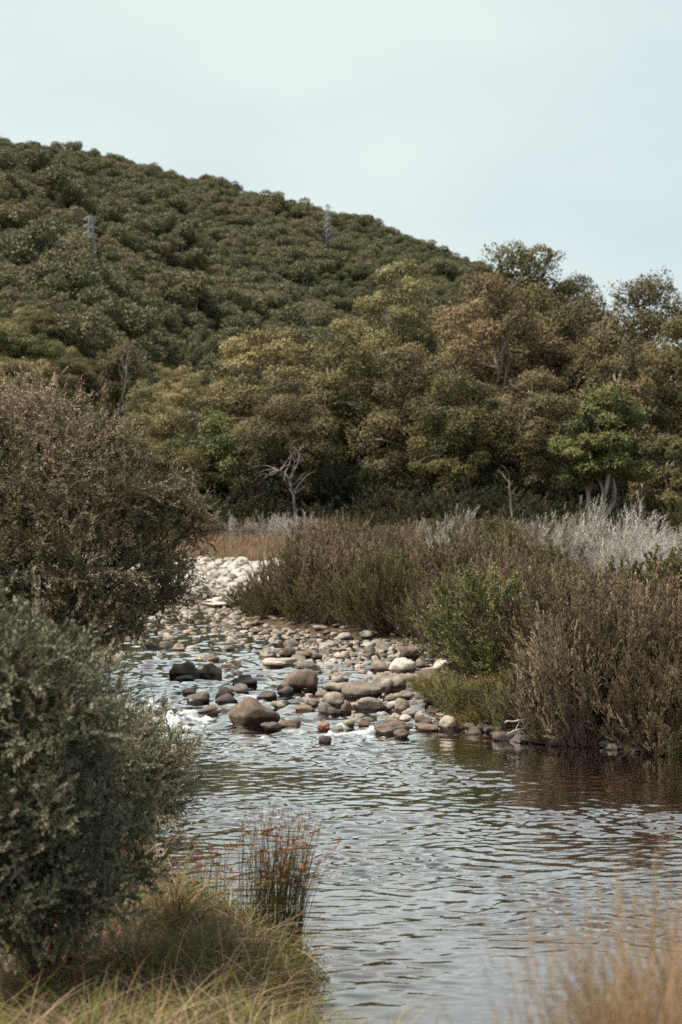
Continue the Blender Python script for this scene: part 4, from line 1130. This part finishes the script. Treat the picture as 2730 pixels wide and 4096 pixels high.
for _ in range(6000):
    y = 17.8 + 72 * rq.random() ** 1.3
    u = rq.uniform(-0.055, 0.262)
    x = u * y
    sd = river_sd(np.array([[x, y]]))[0]
    if sd > (-0.28 if y < 40 else -0.4): continue
    if x < -0.2 and y < 33: continue
    if y > 53 and x < -0.6: continue
    if y > 41 and x < -1.15: continue
    px = CX + F * u
    if y < 26.5 and px < 2150: continue
    if y < 31.5 and px < 1790: continue
    sc = rq.uniform(0.8, 1.25) * (1 + 0.25 * smooth(40, 80, np.array([y]))[0])
    if sd > -0.9: sc *= 0.62
    mind = 0.50 * sc if y < 60 else 0.95 * sc
    if any((x - a) ** 2 + (y - b) ** 2 < (mind + 0.35 * c) ** 2 for a, b, c in spots): continue
    spots.append((x, y, 0.7 * sc))
    t = rq.random()
    if y > 40 and t < 0.045 and px > 1700: kd, fm, st, lab = 'plume', 'heath_white', 'dead_wood', 'bleached silvery plume of dead heath among the brown shrubs'
    elif t < 0.27: kd, fm, st, lab = 'heath', 'heath_red', 'twig', 'reddish brown heath shrub in the thicket along the bank'
    elif t < 0.36: kd, fm, st, lab = 'green', 'heath_olive', 'twig', ''
    elif t < 0.52: kd, fm, st, lab = 'olive', 'heath_olive', 'twig', 'olive green heath shrub in the thicket along the bank'
    elif t < 0.66: kd, fm, st, lab = 'heath', 'heath_olive', 'twig', 'upright olive brown heath shrub in the thicket along the bank'
    else: kd, fm, st, lab = 'heath', 'heath_brown', 'twig', 'brown upright heath shrub in the thicket along the bank'
    topz = CAMZ + (HY - (np.interp(px, [1100, 1200, 1500, 1800, 2100, 2300, 2730], [2200, 2140, 2160, 2180, 2230, 2330, 2330]) if y < 46 else np.interp(px, [1100, 1200, 1500, 1800, 2100, 2300, 2730], [2200, 2140, 2140, 2110, 2130, 2140, 2200]))) / F * y
    hmax = (topz - tz(x, y)) / 1.5
    szz = min(sc * rq.uniform(0.75, 1.15), max(0.45, hmax * rq.uniform(0.68, 1.15)))
    colr = {'heath_red': 'reddish brown', 'heath_olive': 'olive' if kd == 'olive' else 'olive brown', 'heath_brown': 'brown', 'heath_white': 'bleached'}[fm]
    size = 'low ' if szz < 0.6 else 'tall ' if szz > 1.0 else ''
    marks = [((1960 - CX) / F * 23.3, 23.3, 2.2, 'beside the bright green shrub'), ((2130 - CX) / F * 33, 33, 2.4, 'around the yellowish olive shrub on the bank'), ((1310 - CX) / F * 50, 50, 3.0, 'around the dense reddish brown mound'),
             ((1590 - CX) / F * 35.5, 35.5, 2.5, 'behind the bleached driftwood'), ((1360 - CX) / F * 38.5, 38.5, 2.2, 'over the brown backwater'), ((1990 - CX) / F * 66, 66, 5, 'near the dark reddish broad leaved shrub')]
    where = next((t_ for mx_, my_, md_, t_ in marks if (x - mx_) ** 2 + (y - my_) ** 2 < md_ ** 2), None)
    if where is None:
        wd = min((x - (p_ - CX) / F * d_) ** 2 + (y - d_) ** 2 for p_, d_, *_r in WHITE)
        where = 'among the bleached heath plumes' if wd < 2.6 ** 2 else 'on the rise before the wood' if y > 62 else 'above the edge of the dark pool' if y < 25 else 'in the middle of the bank thicket'
    lab = size + colr + (' dead heath plume ' if kd == 'plume' else ' upright heath shrub ' if kd == 'heath' else ' bushy heath shrub ') + where
    place_shrub(kd, int(rq.integers(5)), x, y, sc, szz, fm, rq.uniform(0, 6.28), lab, 'shrub', 'bleached heath plumes' if kd == 'plume' else 'heath thicket on the bank', 'dead_heath' if kd == 'plume' else 'heath_shrub', st)
    cnt += 1
    if cnt >= 260: break
# dark understory at the wood's edge
for i in range(30):
    px = 640 + 2250 * (i + rq.uniform(-0.4, 0.4)) / 30; y = rq.uniform(92, 106); x = (px - CX) / F * y
    sc = rq.uniform(0.6, 1.2)
    fm = 'under_dark' if rq.random() < 0.5 else 'under_brown'
    place_shrub('dark', i, x, y, sc, sc * rq.uniform(0.8, 1.25), fm, rq.uniform(0, 6.28),
                ('dark green' if fm == 'under_dark' else 'dark brown') + ' bush in the shade at the foot of the wood', 'bush', 'understory bushes at the foot of the wood', 'understory_bush')
for i in range(34):
    px = 500 + 2400 * (i + rq.uniform(-0.4, 0.4)) / 34; y = rq.uniform(104, 128); x = (px - CX) / F * y
    sc = rq.uniform(1.3, 2.0)
    place_shrub('dark', i, x, y, sc, sc * rq.uniform(0.9, 1.3), 'under_dark', rq.uniform(0, 6.28), 'tall dark bush between the trunks of the wood', 'bush', 'bushes between the trunks', 'understory_bush')

for i in range(26):
    px = 700 + 2150 * (i + rq.uniform(-0.45, 0.45)) / 26; y = rq.uniform(80, 92); x = (px - CX) / F * y
    sc = rq.uniform(0.35, 0.75)
    fm = 'under_dark' if rq.random() < 0.6 else 'gum_olive'
    if y < 91 and px < 1200: continue
    place_shrub('dark', i + 1, x, y, sc, sc * rq.uniform(0.8, 1.3), fm, rq.uniform(0, 6.28), ('low dark green' if fm == 'under_dark' else 'low olive') + ' bush between the heath and the wood', 'bush', 'low bushes between heath and wood', 'understory_bush')
# pale dry grass and scrub behind the far gravel bar
def far_grass():
    r = np.random.default_rng(64); n = 9000
    y = r.uniform(79, 90, n); x = r.uniform(-15, 1.5, n)
    B = np.stack([x, y, terrain(x, y) - 0.03], 1)
    g = Geo()
    add_blades(g, B, r.uniform(0.25, 0.7, n) * (1 + 0.5 * smooth(83, 88, y)), r.normal(0, 0.3, (n, 2)), 0.03, np.clip(r.normal(0.82, 0.14, n), 0.5, 1), r)
    o = link('dry_meadow_grass', g.mesh('dry_meadow_grass', [M['straw']]))
    tag(o, 'golden dry grass behind the far gravel bar', 'grass', None, 'stuff')
far_grass()
for i, (px, d, k, fm, st, nm) in enumerate([(850, 92, 'heath', 'heath_brown', 'twig', 'heath_shrub'), (930, 90, 'plume', 'heath_white', 'dead_wood', 'dead_heath'), (1010, 91, 'heath', 'heath_red', 'twig', 'heath_shrub'), (1080, 89, 'plume', 'heath_white', 'dead_wood', 'dead_heath'),
                                   (1150, 90, 'plume', 'heath_white', 'dead_wood', 'dead_heath'), (790, 90, 'heath', 'heath_red', 'twig', 'heath_shrub'), (1210, 86, 'plume', 'heath_white', 'dead_wood', 'dead_heath'), (890, 95, 'heath', 'heath_olive', 'twig', 'heath_shrub'), (1120, 96, 'heath', 'heath_brown', 'twig', 'heath_shrub')]):
    place_shrub(k, i, (px - CX) / F * d, d, 1.3, 0.95 if k == 'heath' else 0.75, fm, i * 0.9, ('silvery dead heath' if k == 'plume' else {'heath_brown': 'brown', 'heath_red': 'reddish', 'heath_olive': 'olive'}[fm] + ' scrub') + ' in the dry grass behind the gravel bar', 'shrub', 'scrub behind the gravel bar', nm, st)

# ------------------------------------------------------------------ the tea tree on the left bank and the bushes before it
def lobed_bush(name, lobes, base, sprigs, nleaf, leafL, leafW, length, mat, label, seed, up=0.35, outw=1.0, spread=0.7, nbranch=60, tint=(0.25, 0.7), top_tint=0.0, stem_r=0.002, cat='shrub', lo=0.62, jit=0.45, nsub=13, kp=9, blen=0.2):
    r = np.random.default_rng(seed)
    C = np.array([at(px, py, d) for (px, py, rp, d) in lobes]); R = np.array([rp * d / F for (px, py, rp, d) in lobes])
    C0, R0 = C, R
    subC, subR = [C], [R * 0.64]
    for c_, q_ in zip(C, R):
        u_ = rand_unit(r, nsub); u_[:, 2] = np.abs(u_[:, 2]) * 1.0 - 0.35
        subC.append(c_ + unit(u_) * q_ * 0.80); subR.append(q_ * r.uniform(0.22, 0.36, nsub))
    C = np.concatenate(subC); R = np.concatenate(subR)
    Rr = np.stack([R * 1.1, R * 1.1, R * 0.72], 1)
    base = np.array(base)
    nz = SineNoise(seed + 5, 3, 0.55 * R.mean() + 0.1)
    P, U, I = sample_lobes(r, C, Rr, sprigs, lo, 1.06, 0.6, noise=lambda q: 0.30 * nz(q))
    ok = P[:, 2] > np.array([max(a, b) for a, b in zip(terrain(P[:, 0], P[:, 1]), water_z(P[:, 1]))]) + 0.05
    P, U, I = P[ok], U[ok], I[ok]
    D = U * outw + np.array([[0, 0, up]]) + rand_unit(r, len(P)) * jit
    kb = r.permutation(len(P))[:len(P) // kp]
    bt = r.normal(0, 0.11, len(kb))
    P, U, D, I, J = plumes(r, P[kb], U[kb], D[kb], I[kb], kp, blen, 0.55)
    gnd = np.maximum(terrain(P[:, 0], P[:, 1]), water_z(P[:, 1])) + 0.04
    ok = P[:, 2] > gnd
    P, U, D, I, J = P[ok], U[ok], D[ok], I[ok], J[ok]
    ct = r.uniform(*tint, len(C))
    nz2 = SineNoise(seed + 8, 3, 0.5 * R.mean() + 0.1)
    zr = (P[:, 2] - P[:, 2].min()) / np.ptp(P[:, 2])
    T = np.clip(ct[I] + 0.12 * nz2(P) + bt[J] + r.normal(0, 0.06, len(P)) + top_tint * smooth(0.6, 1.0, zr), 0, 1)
    gl, gs = Geo(), Geo()
    ln = length * r.uniform(0.6, 1.4, len(P)) * np.where(r.random(len(P)) < 0.05, 2.4, 1.0)
    add_sprigs(gl, gs, P - base, D, ln, nleaf, leafL, leafW, T, r, stem_r, spread, face=U * 0.8 + np.array([[0, 0, 0.6]]))
    e_ = empty(name, tuple(base))
    gb = Geo()
    for c, q in zip(C0, R0):
        path = limb_path(np.array([r.normal(0, 0.1), r.normal(0, 0.1), -0.15]), c - base, r, 0.10, 7)
        w0 = 0.016 * np.linalg.norm(c - base) + 0.004
        add_tube(gb, path, np.linspace(w0, w0 * 0.3, 7), 6)
        for j in range(nbranch // len(C0) + 3):
            s0 = path[r.integers(3, 7)]
            e2 = c - base + rand_unit(r, 1)[0] * q * r.uniform(0.6, 0.95)
            p2 = limb_path(s0, e2, r, 0.08, 5)
            add_tube(gb, p2, np.linspace(w0 * 0.32, stem_r * 1.2, 5), 4)
    k = r.permutation(len(P))[:len(P) // 3]
    back = P[k] - U[k] * (R[I[k]] * 0.4)[:, None] + r.normal(0, 0.04, (len(k), 3)) - np.array([[0, 0, 0.06]]) * R[I[k]][:, None]
    add_segs(gs, back - base, P[k] - base, stem_r * 1.6, stem_r)
    link('branches', gb.mesh('branches', [M['twig']], True), e_)
    link('twigs', gs.mesh('twigs', [M['twig']]), e_)
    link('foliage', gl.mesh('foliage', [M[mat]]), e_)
    return tag(e_, label, cat)
TEA = [(60, 1730, 215, 26.5), (-170, 1690, 250, 26.5), (270, 1760, 170, 26), (440, 1830, 140, 25.5), (120, 2000, 230, 24.8), (370, 2030, 200, 24.6), (570, 1980, 130, 25.2), (660, 2080, 130, 25.4), (770, 2110, 75, 25.6),
       (80, 2290, 220, 24.2), (340, 2270, 190, 24.2), (550, 2240, 150, 25), (680, 2260, 90, 25.3), (240, 2470, 140, 24.2), (460, 2430, 140, 24.8), (610, 2400, 100, 25.2), (690, 2390, 60, 25.4), (-170, 2080, 290, 25), (-170, 2400, 280, 24.6), (370, 2560, 80, 24.8), (520, 2520, 60, 25)]
bx_, by_ = (200 - CX) / F * 26, 26.0
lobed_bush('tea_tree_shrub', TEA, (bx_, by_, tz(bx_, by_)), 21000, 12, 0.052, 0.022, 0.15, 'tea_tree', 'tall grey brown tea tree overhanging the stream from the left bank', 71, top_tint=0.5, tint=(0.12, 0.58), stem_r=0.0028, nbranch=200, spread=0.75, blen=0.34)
NEAR = [(120, 3620, 190, 8.0), (-80, 3600, 240, 7.9), (330, 3640, 130, 8.1), (60, 2700, 185, 8.6), (-120, 2680, 240, 8.2), (270, 2790, 165, 8.9), (110, 2900, 270, 8.3), (400, 2960, 130, 9.3), (130, 3180, 270, 8.2), (340, 3160, 170, 8.8), (150, 3430, 250, 8.2), (400, 3340, 150, 8.8), (-160, 3000, 300, 8), (-160, 3350, 300, 8), (450, 3150, 120, 9.2), (300, 3560, 200, 8.3), (480, 3480, 130, 8.8)]
bx_, by_ = (200 - CX) / F * 8.8, 8.8
lobed_bush('bank_bush', NEAR, (bx_, by_, tz(bx_, by_)), 9500, 14, 0.031, 0.012, 0.085, 'tea_grey', 'large grey green small leaved bush on the near left bank', 72, stem_r=0.0013, nbranch=120, tint=(0.2, 0.65))
MIDB = [(500, 2990, 100, 13), (620, 3050, 75, 12.8), (560, 3130, 125, 12.5), (670, 3130, 65, 12.8), (590, 3250, 100, 12.4), (480, 3090, 130, 12.6), (735, 3010, 28, 13), (690, 3210, 45, 12.6), (640, 2960, 28, 13)]
bx_, by_ = (470 - CX) / F * 12.8, 12.8
lobed_bush('bank_bush', MIDB, (bx_, by_, tz(bx_, by_)), 3600, 14, 0.036, 0.0115, 0.12, 'tea_grey', 'feathery bush leaning over the water beside the white water', 73, stem_r=0.0016, up=0.6, nbranch=80, lo=0.35, jit=0.6, tint=(0.3, 0.8))

# ------------------------------------------------------------------ grasses
def bank_grass():
    r = np.random.default_rng(81)
    n = 14000
    y = r.uniform(4.6, 12.2, n); x = r.uniform(-0.30, 0.06, n) * y
    P = np.stack([x, y], 1); s = river_sd(P)
    keep = (s < -0.03) & (s > -3.2)
    x, y, s = x[keep], y[keep], s[keep]; n = len(x)
    B = np.stack([x, y, terrain(x, y) - 0.02], 1)
    pt = SineNoise(82, 2, 0.7)(np.stack([x, y], 1))
    green = smooth(0.15, 0.7, pt + 0.7 * np.exp(-((x + 0.75) / 0.35) ** 2) + r.normal(0, 0.3, n))
    T = np.where(r.random(n) < green * 0.3, r.uniform(0.05, 0.3, n), 0.42 + 0.58 * r.random(n) ** 1.1)
    edge = smooth(0.0, 0.5, -s)
    H = r.uniform(0.10, 0.30, n) * (0.45 + 0.55 * edge) * (1 + 0.5 * SineNoise(83, 2, 0.4)(np.stack([x, y], 1)))
    H = np.maximum(H, 0.05)
    lean = r.normal(0, 0.85, (n, 2)) + np.array([[0.35, 0.0]])
    g = Geo(); add_blades(g, B, H, lean, r.uniform(0.004, 0.012, n), T, r, 4, 0.75)
    m = 2600                                              # long arching straws
    k = r.integers(0, n, m)
    add_blades(g, B[k], r.uniform(0.3, 0.6, m), r.normal(0, 1.0, (m, 2)), r.uniform(0.004, 0.010, m), r.choice([0.1, 0.25, 0.5, 0.7, 0.95], m), r, 5, 0.8)
    o = link('bank_grass', g.mesh('bank_grass', [M['straw']]))
    tag(o, 'tangled dry and green grass covering the near left bank', 'grass', None, 'stuff')
    # mossy low cushion plants along the lip of the bank
    n = 9000
    y = r.uniform(7.0, 11.2, n); x = r.uniform(-1.4, 0.5, n)
    s = river_sd(np.stack([x, y], 1)); kp = (s < 0.05) & (s > -0.4)
    x, y = x[kp], y[kp]; n = len(x)
    P = np.stack([x, y, terrain(x, y)], 1)
    P[:, 2] = np.maximum(P[:, 2], 0.0)
    g = Geo()
    add_sprigs(g, None, P, np.stack([r.normal(0.2, 0.5, n), r.normal(0, 0.5, n), np.full(n, 0.8)], 1), r.uniform(0.04, 0.14, n), 6, 0.022, 0.010, r.uniform(0.05, 0.6, n), r)
    o = link('bank_moss', g.mesh('bank_moss', [M['moss_grass']]))
    tag(o, 'low mossy herbs on the lip of the near left bank', 'moss', None, 'stuff')
bank_grass()

def dry_tuft(name, x0, y0, n, spread_r, hlo, hhi, seed, mat, label, heads=True, w=0.003, lean_s=0.25, lean_m=(0, 0)):
    r = np.random.default_rng(seed)
    a = r.uniform(0, 6.28, n); q = spread_r * np.sqrt(r.random(n))
    x = q * np.cos(a); y = q * np.sin(a)
    z0 = tz(x0, y0)
    B = np.stack([x, y, terrain(x0 + x, y0 + y) - z0 - 0.02], 1)
    H = r.uniform(hlo, hhi, n); lean = r.normal(0, lean_s, (n, 2)) + np.stack([x, y], 1) / spread_r * lean_s + np.array([lean_m])
    g = Geo(); add_blades(g, B, H, lean, w, np.clip(r.normal(0.5, 0.25, n), 0, 1), r, 5, 0.5)
    e_ = empty(name, (x0, y0, z0))
    o = link('blades', g.mesh('blades', [M[mat]]), e_); o['kind'] = 'stuff'
    if heads:
        k = r.permutation(n)[:n // 3]
        Lx = np.hypot(lean[k, 0], lean[k, 1])
        tip = B[k].copy(); tip[:, :2] += lean[k] * H[k][:, None]; tip[:, 2] += H[k] * (1 - 0.5 * np.minimum(Lx, 1.2) * 0.6)
        g2 = Geo()
        add_sprigs(g2, None, tip - np.array([[0, 0, 0.06]]), np.concatenate([lean[k] * 0.6, np.full((len(k), 1), 0.8)], 1), 0.12, 10, 0.018, 0.005, r.uniform(0.3, 1, len(k)), r, spread=0.4)
        o = link('seed_heads', g2.mesh('seed_heads', [M[mat]]), e_); o['kind'] = 'stuff'
    return tag(e_, label, 'grass')
# blurred tawny grass on the near bank
for i, (px, d, n, sr, hlo, hhi, lab) in enumerate([
   (2600, 4.2, 1100, 0.26, 0.35, 0.72, 'thick tawny grass clump on the near bank, fullest of its kind'),
   (2330, 3.9, 360, 0.20, 0.22, 0.45, 'thin tawny grass clump next to the fullest clump'),
   (2790, 4.6, 300, 0.22, 0.5, 1.0, 'tall tawny grass with high seed stalks at the near bank')]):
    dry_tuft('dry_grass_clump', (px - CX) / F * d, d, n, sr, hlo, hhi, 400 + i, 'dry_grass', lab, w=0.0035, lean_s=0.22)
for i, (px, d, n, sr, hlo, hhi, mt, lab) in enumerate([
   (690, 9.6, 260, 0.16, 0.25, 0.48, 'straw', 'brown dry grass tuft at the skirt of the near bush'), (560, 8.6, 260, 0.18, 0.2, 0.42, 'straw', 'tangled straw tuft under the near bush'),
   (820, 8.9, 130, 0.16, 0.15, 0.36, 'moss_grass', 'bright green grass tuft in front of the rushes'), (640, 7.8, 130, 0.2, 0.12, 0.28, 'moss_grass', 'broad green grass tuft amid straw on the near bank'),
   (1020, 9.0, 110, 0.15, 0.12, 0.28, 'moss_grass', 'low mossy tuft on the point of the bank below the rushes'), (330, 7.2, 300, 0.22, 0.15, 0.34, 'straw', 'flattened straw tuft at the foot of the near bush')]):
    dry_tuft('grass_tuft', (px - CX) / F * d, d, n, sr, hlo, hhi, 440 + i, mt, lab, False, 0.009, 0.7)
# green tuft at the far right waterline
dry_tuft('grass_tuft', (2705 - CX) / F * 18.7, 18.75, 160, 0.13, 0.35, 0.75, 410, 'heath_green', 'fresh green grass tuft standing at the edge of the dark pool', False, 0.009, 0.25)
# mossy grass hummocks at the end of the stone bar
for i, (px, d, sr, hh, lab) in enumerate([(1735, 24.2, 0.32, 0.42, 'yellow tipped mossy grass hummock at the end of the stone bar'), (1850, 22.6, 0.38, 0.34, 'mossy green hummock on the bank below the bright green shrub'),
                                     (1960, 21.6, 0.42, 0.34, 'olive grass hummock above the flat rusty stone'), (2060, 21.9, 0.4, 0.6, 'russet dry grass tussock beside the bright green shrub'), (1800, 23.3, 0.4, 0.38, 'dark mossy hummock between the yellow tipped and the green one'), (1900, 20.9, 0.34, 0.30, 'low mossy hummock just above the waterline')]):
    dry_tuft('grass_hummock', (px - CX) / F * d, d, 1300, sr, hh * 0.5, hh, 420 + i, 'moss_grass' if i != 3 else 'dry_grass', lab, False, 0.009, 0.7)

# rushes at the near bank
def rushes(px, d, n, sr, hlo, hhi, seed, label, heads=0.5, w=0.005):
    r = np.random.default_rng(seed)
    x0, y0 = (px - CX) / F * d, d; z0 = max(tz(x0, y0), 0.0)
    e_ = empty('rush_clump', (x0, y0, z0))
    a = r.uniform(0, 6.28, n); q = sr * np.sqrt(r.random(n))
    B = np.stack([q * np.cos(a), q * np.sin(a), np.full(n, -0.06)], 1)
    H = r.uniform(hlo, hhi, n)
    lean = np.stack([r.normal(0.07, 0.10, n), r.normal(0, 0.1, n)], 1) + B[:, :2] * 0.6
    tip = B + np.concatenate([lean * H[:, None], H[:, None]], 1)
    mid = B * 0.45 + tip * 0.55 - np.concatenate([lean * H[:, None] * 0.12, np.zeros((n, 1))], 1)
    g = Geo(); T = np.clip(r.normal(0.4, 0.25, n), 0, 1)
    add_segs(g, B, mid, w * 0.6, w * 0.5, T); add_segs(g, mid, tip, w * 0.5, w * 0.2, np.clip(T + 0.2, 0, 1))
    o = link('stems', g.mesh('stems', [M['reed']]), e_); o['kind'] = 'stuff'
    k = np.where(r.random(n) < heads)[0]
    hp_ = mid[k] * 0.22 + tip[k] * 0.78
    g2 = Geo()
    for rep in range(3):
        add_sprigs(g2, None, hp_ + r.normal(0, 0.008, (len(k), 3)), rand_unit(r, len(k)) + np.array([[0.2, 0, 0.9]]), r.uniform(0.015, 0.055, len(k)), 9, 0.018, 0.008, np.clip(r.normal(0.45, 0.25, len(k)), 0, 1), r, spread=0.9)
    o = link('seed_heads', g2.mesh('seed_heads', [M['reed_head']]), e_); o['kind'] = 'stuff'
    return tag(e_, label, 'rushes')
rushes(1130, 10.05, 185, 0.14, 0.50, 1.0, 501, 'tall dark rush clump with rusty seed heads at the water edge')
rushes(1010, 10.2, 60, 0.13, 0.40, 0.95, 502, 'thinner rush clump with rusty seed heads beside the tall dark one')
rushes(840, 10.9, 45, 0.16, 0.3, 0.6, 503, 'low sparse reddish rushes near the bank bush', 0.5)

# dead wood: driftwood on the stone bar, roots over the pool, bleached snags in the wood
def branch_thing(name, pts, rad, mat, label, cat='branch', forks=0, seed=0, flen=0.4):
    r = np.random.default_rng(seed); pts = np.array(pts, float)
    t = np.linspace(0, 1, len(pts)); tt = np.linspace(0, 1, 14)
    p = np.stack([np.interp(tt, t, pts[:, k]) for k in range(3)], 1)
    L_ = np.linalg.norm(pts[-1] - pts[0])
    p[1:-1] += r.normal(0, L_ * 0.012, (12, 3))
    o0 = p[0].copy()
    e_ = empty(name, tuple(o0))
    g = Geo(); add_tube(g, p - o0, np.linspace(rad, rad * 0.3, 14), 7)
    link('limb', g.mesh('limb', [M[mat]], True), e_)
    for k in range(forks):
        s = r.integers(4, 12); b = p[s] + (rand_unit(r, 1)[0] * np.array([1, 0.6, 0.8]) + unit(p[s] - p[s - 2]) * 0.8) * flen * r.uniform(0.6, 1.2)
        g = Geo(); q = limb_path(p[s], b, r, 0.12, 7); add_tube(g, q - o0, np.linspace(rad * 0.45, rad * 0.1, 7), 5)
        if flen > 1:
            for j in range(2):
                b2 = q[3] + (rand_unit(r, 1)[0] + unit(q[4] - q[2])) * flen * 0.4
                add_tube(g, limb_path(q[3], b2, r, 0.1, 5) - o0, np.linspace(rad * 0.22, rad * 0.06, 5), 4)
        link('twig', g.mesh('twig', [M[mat]], True), e_)
    return tag(e_, label, cat)
branch_thing('driftwood', [at(1640, 2580, 29.6), at(1675, 2603, 29.6), at(1712, 2600, 29.8), at(1755, 2565, 30.2)], 0.035, 'dead_wood', 'bleached bent driftwood branch lying on the stone bar', 'driftwood', 1, 1, 0.2)
for i, pl in enumerate([[(2020, 2890), (2110, 2875), (2200, 2860)], [(2290, 2890), (2265, 2930), (2240, 2970)], [(2300, 2930), (2330, 2950), (2345, 2985)], [(2030, 2935), (2080, 2915), (2130, 2920)]]):
    d_ = 19.4
    branch_thing('bare_root', [at(px, py, d_ + 0.15 * j) for j, (px, py) in enumerate(pl)], 0.013, 'dead_wood',
                 ['long bare root reaching left along the bank', 'forked bare root hanging down to the dark pool', 'short bare root dangling beside the olive tuft', 'thin bare root low above the waterline'][i], 'root', 4, 20 + i, 0.22)
SN = [([(1190, 2110), (1180, 1990), (1150, 1900), (1095, 1870)], 101, 0.15, 'twisted bleached snag with many bare limbs at the wood edge', 12, 2.4),
      ([(850, 2130), (810, 2020), (770, 1930), (700, 1905)], 99, 0.2, 'curved bare pale trunk bending left beside the tea tree', 4, 1.6),
      ([(2060, 2000), (2040, 1930), (1990, 1880)], 84, 0.10, 'broken white limb caught in the dark wood', 3, 1.0),
      ([(500, 1720), (490, 1600), (520, 1480), (505, 1400)], 165, 0.11, 'half dead grey gum with bare limbs above the tea tree', 6, 2.6)]
for i, (pl, d_, rad, lab, fk, fl) in enumerate(SN):
    pts = [at(px, py, d_ + 0.3 * j) for j, (px, py) in enumerate(pl)]
    pts[0][2] = tz(pts[0][0], pts[0][1]) - 0.2
    branch_thing('dead_tree', pts, rad, 'bark_mid', lab, 'tree', fk, 40 + i, fl)
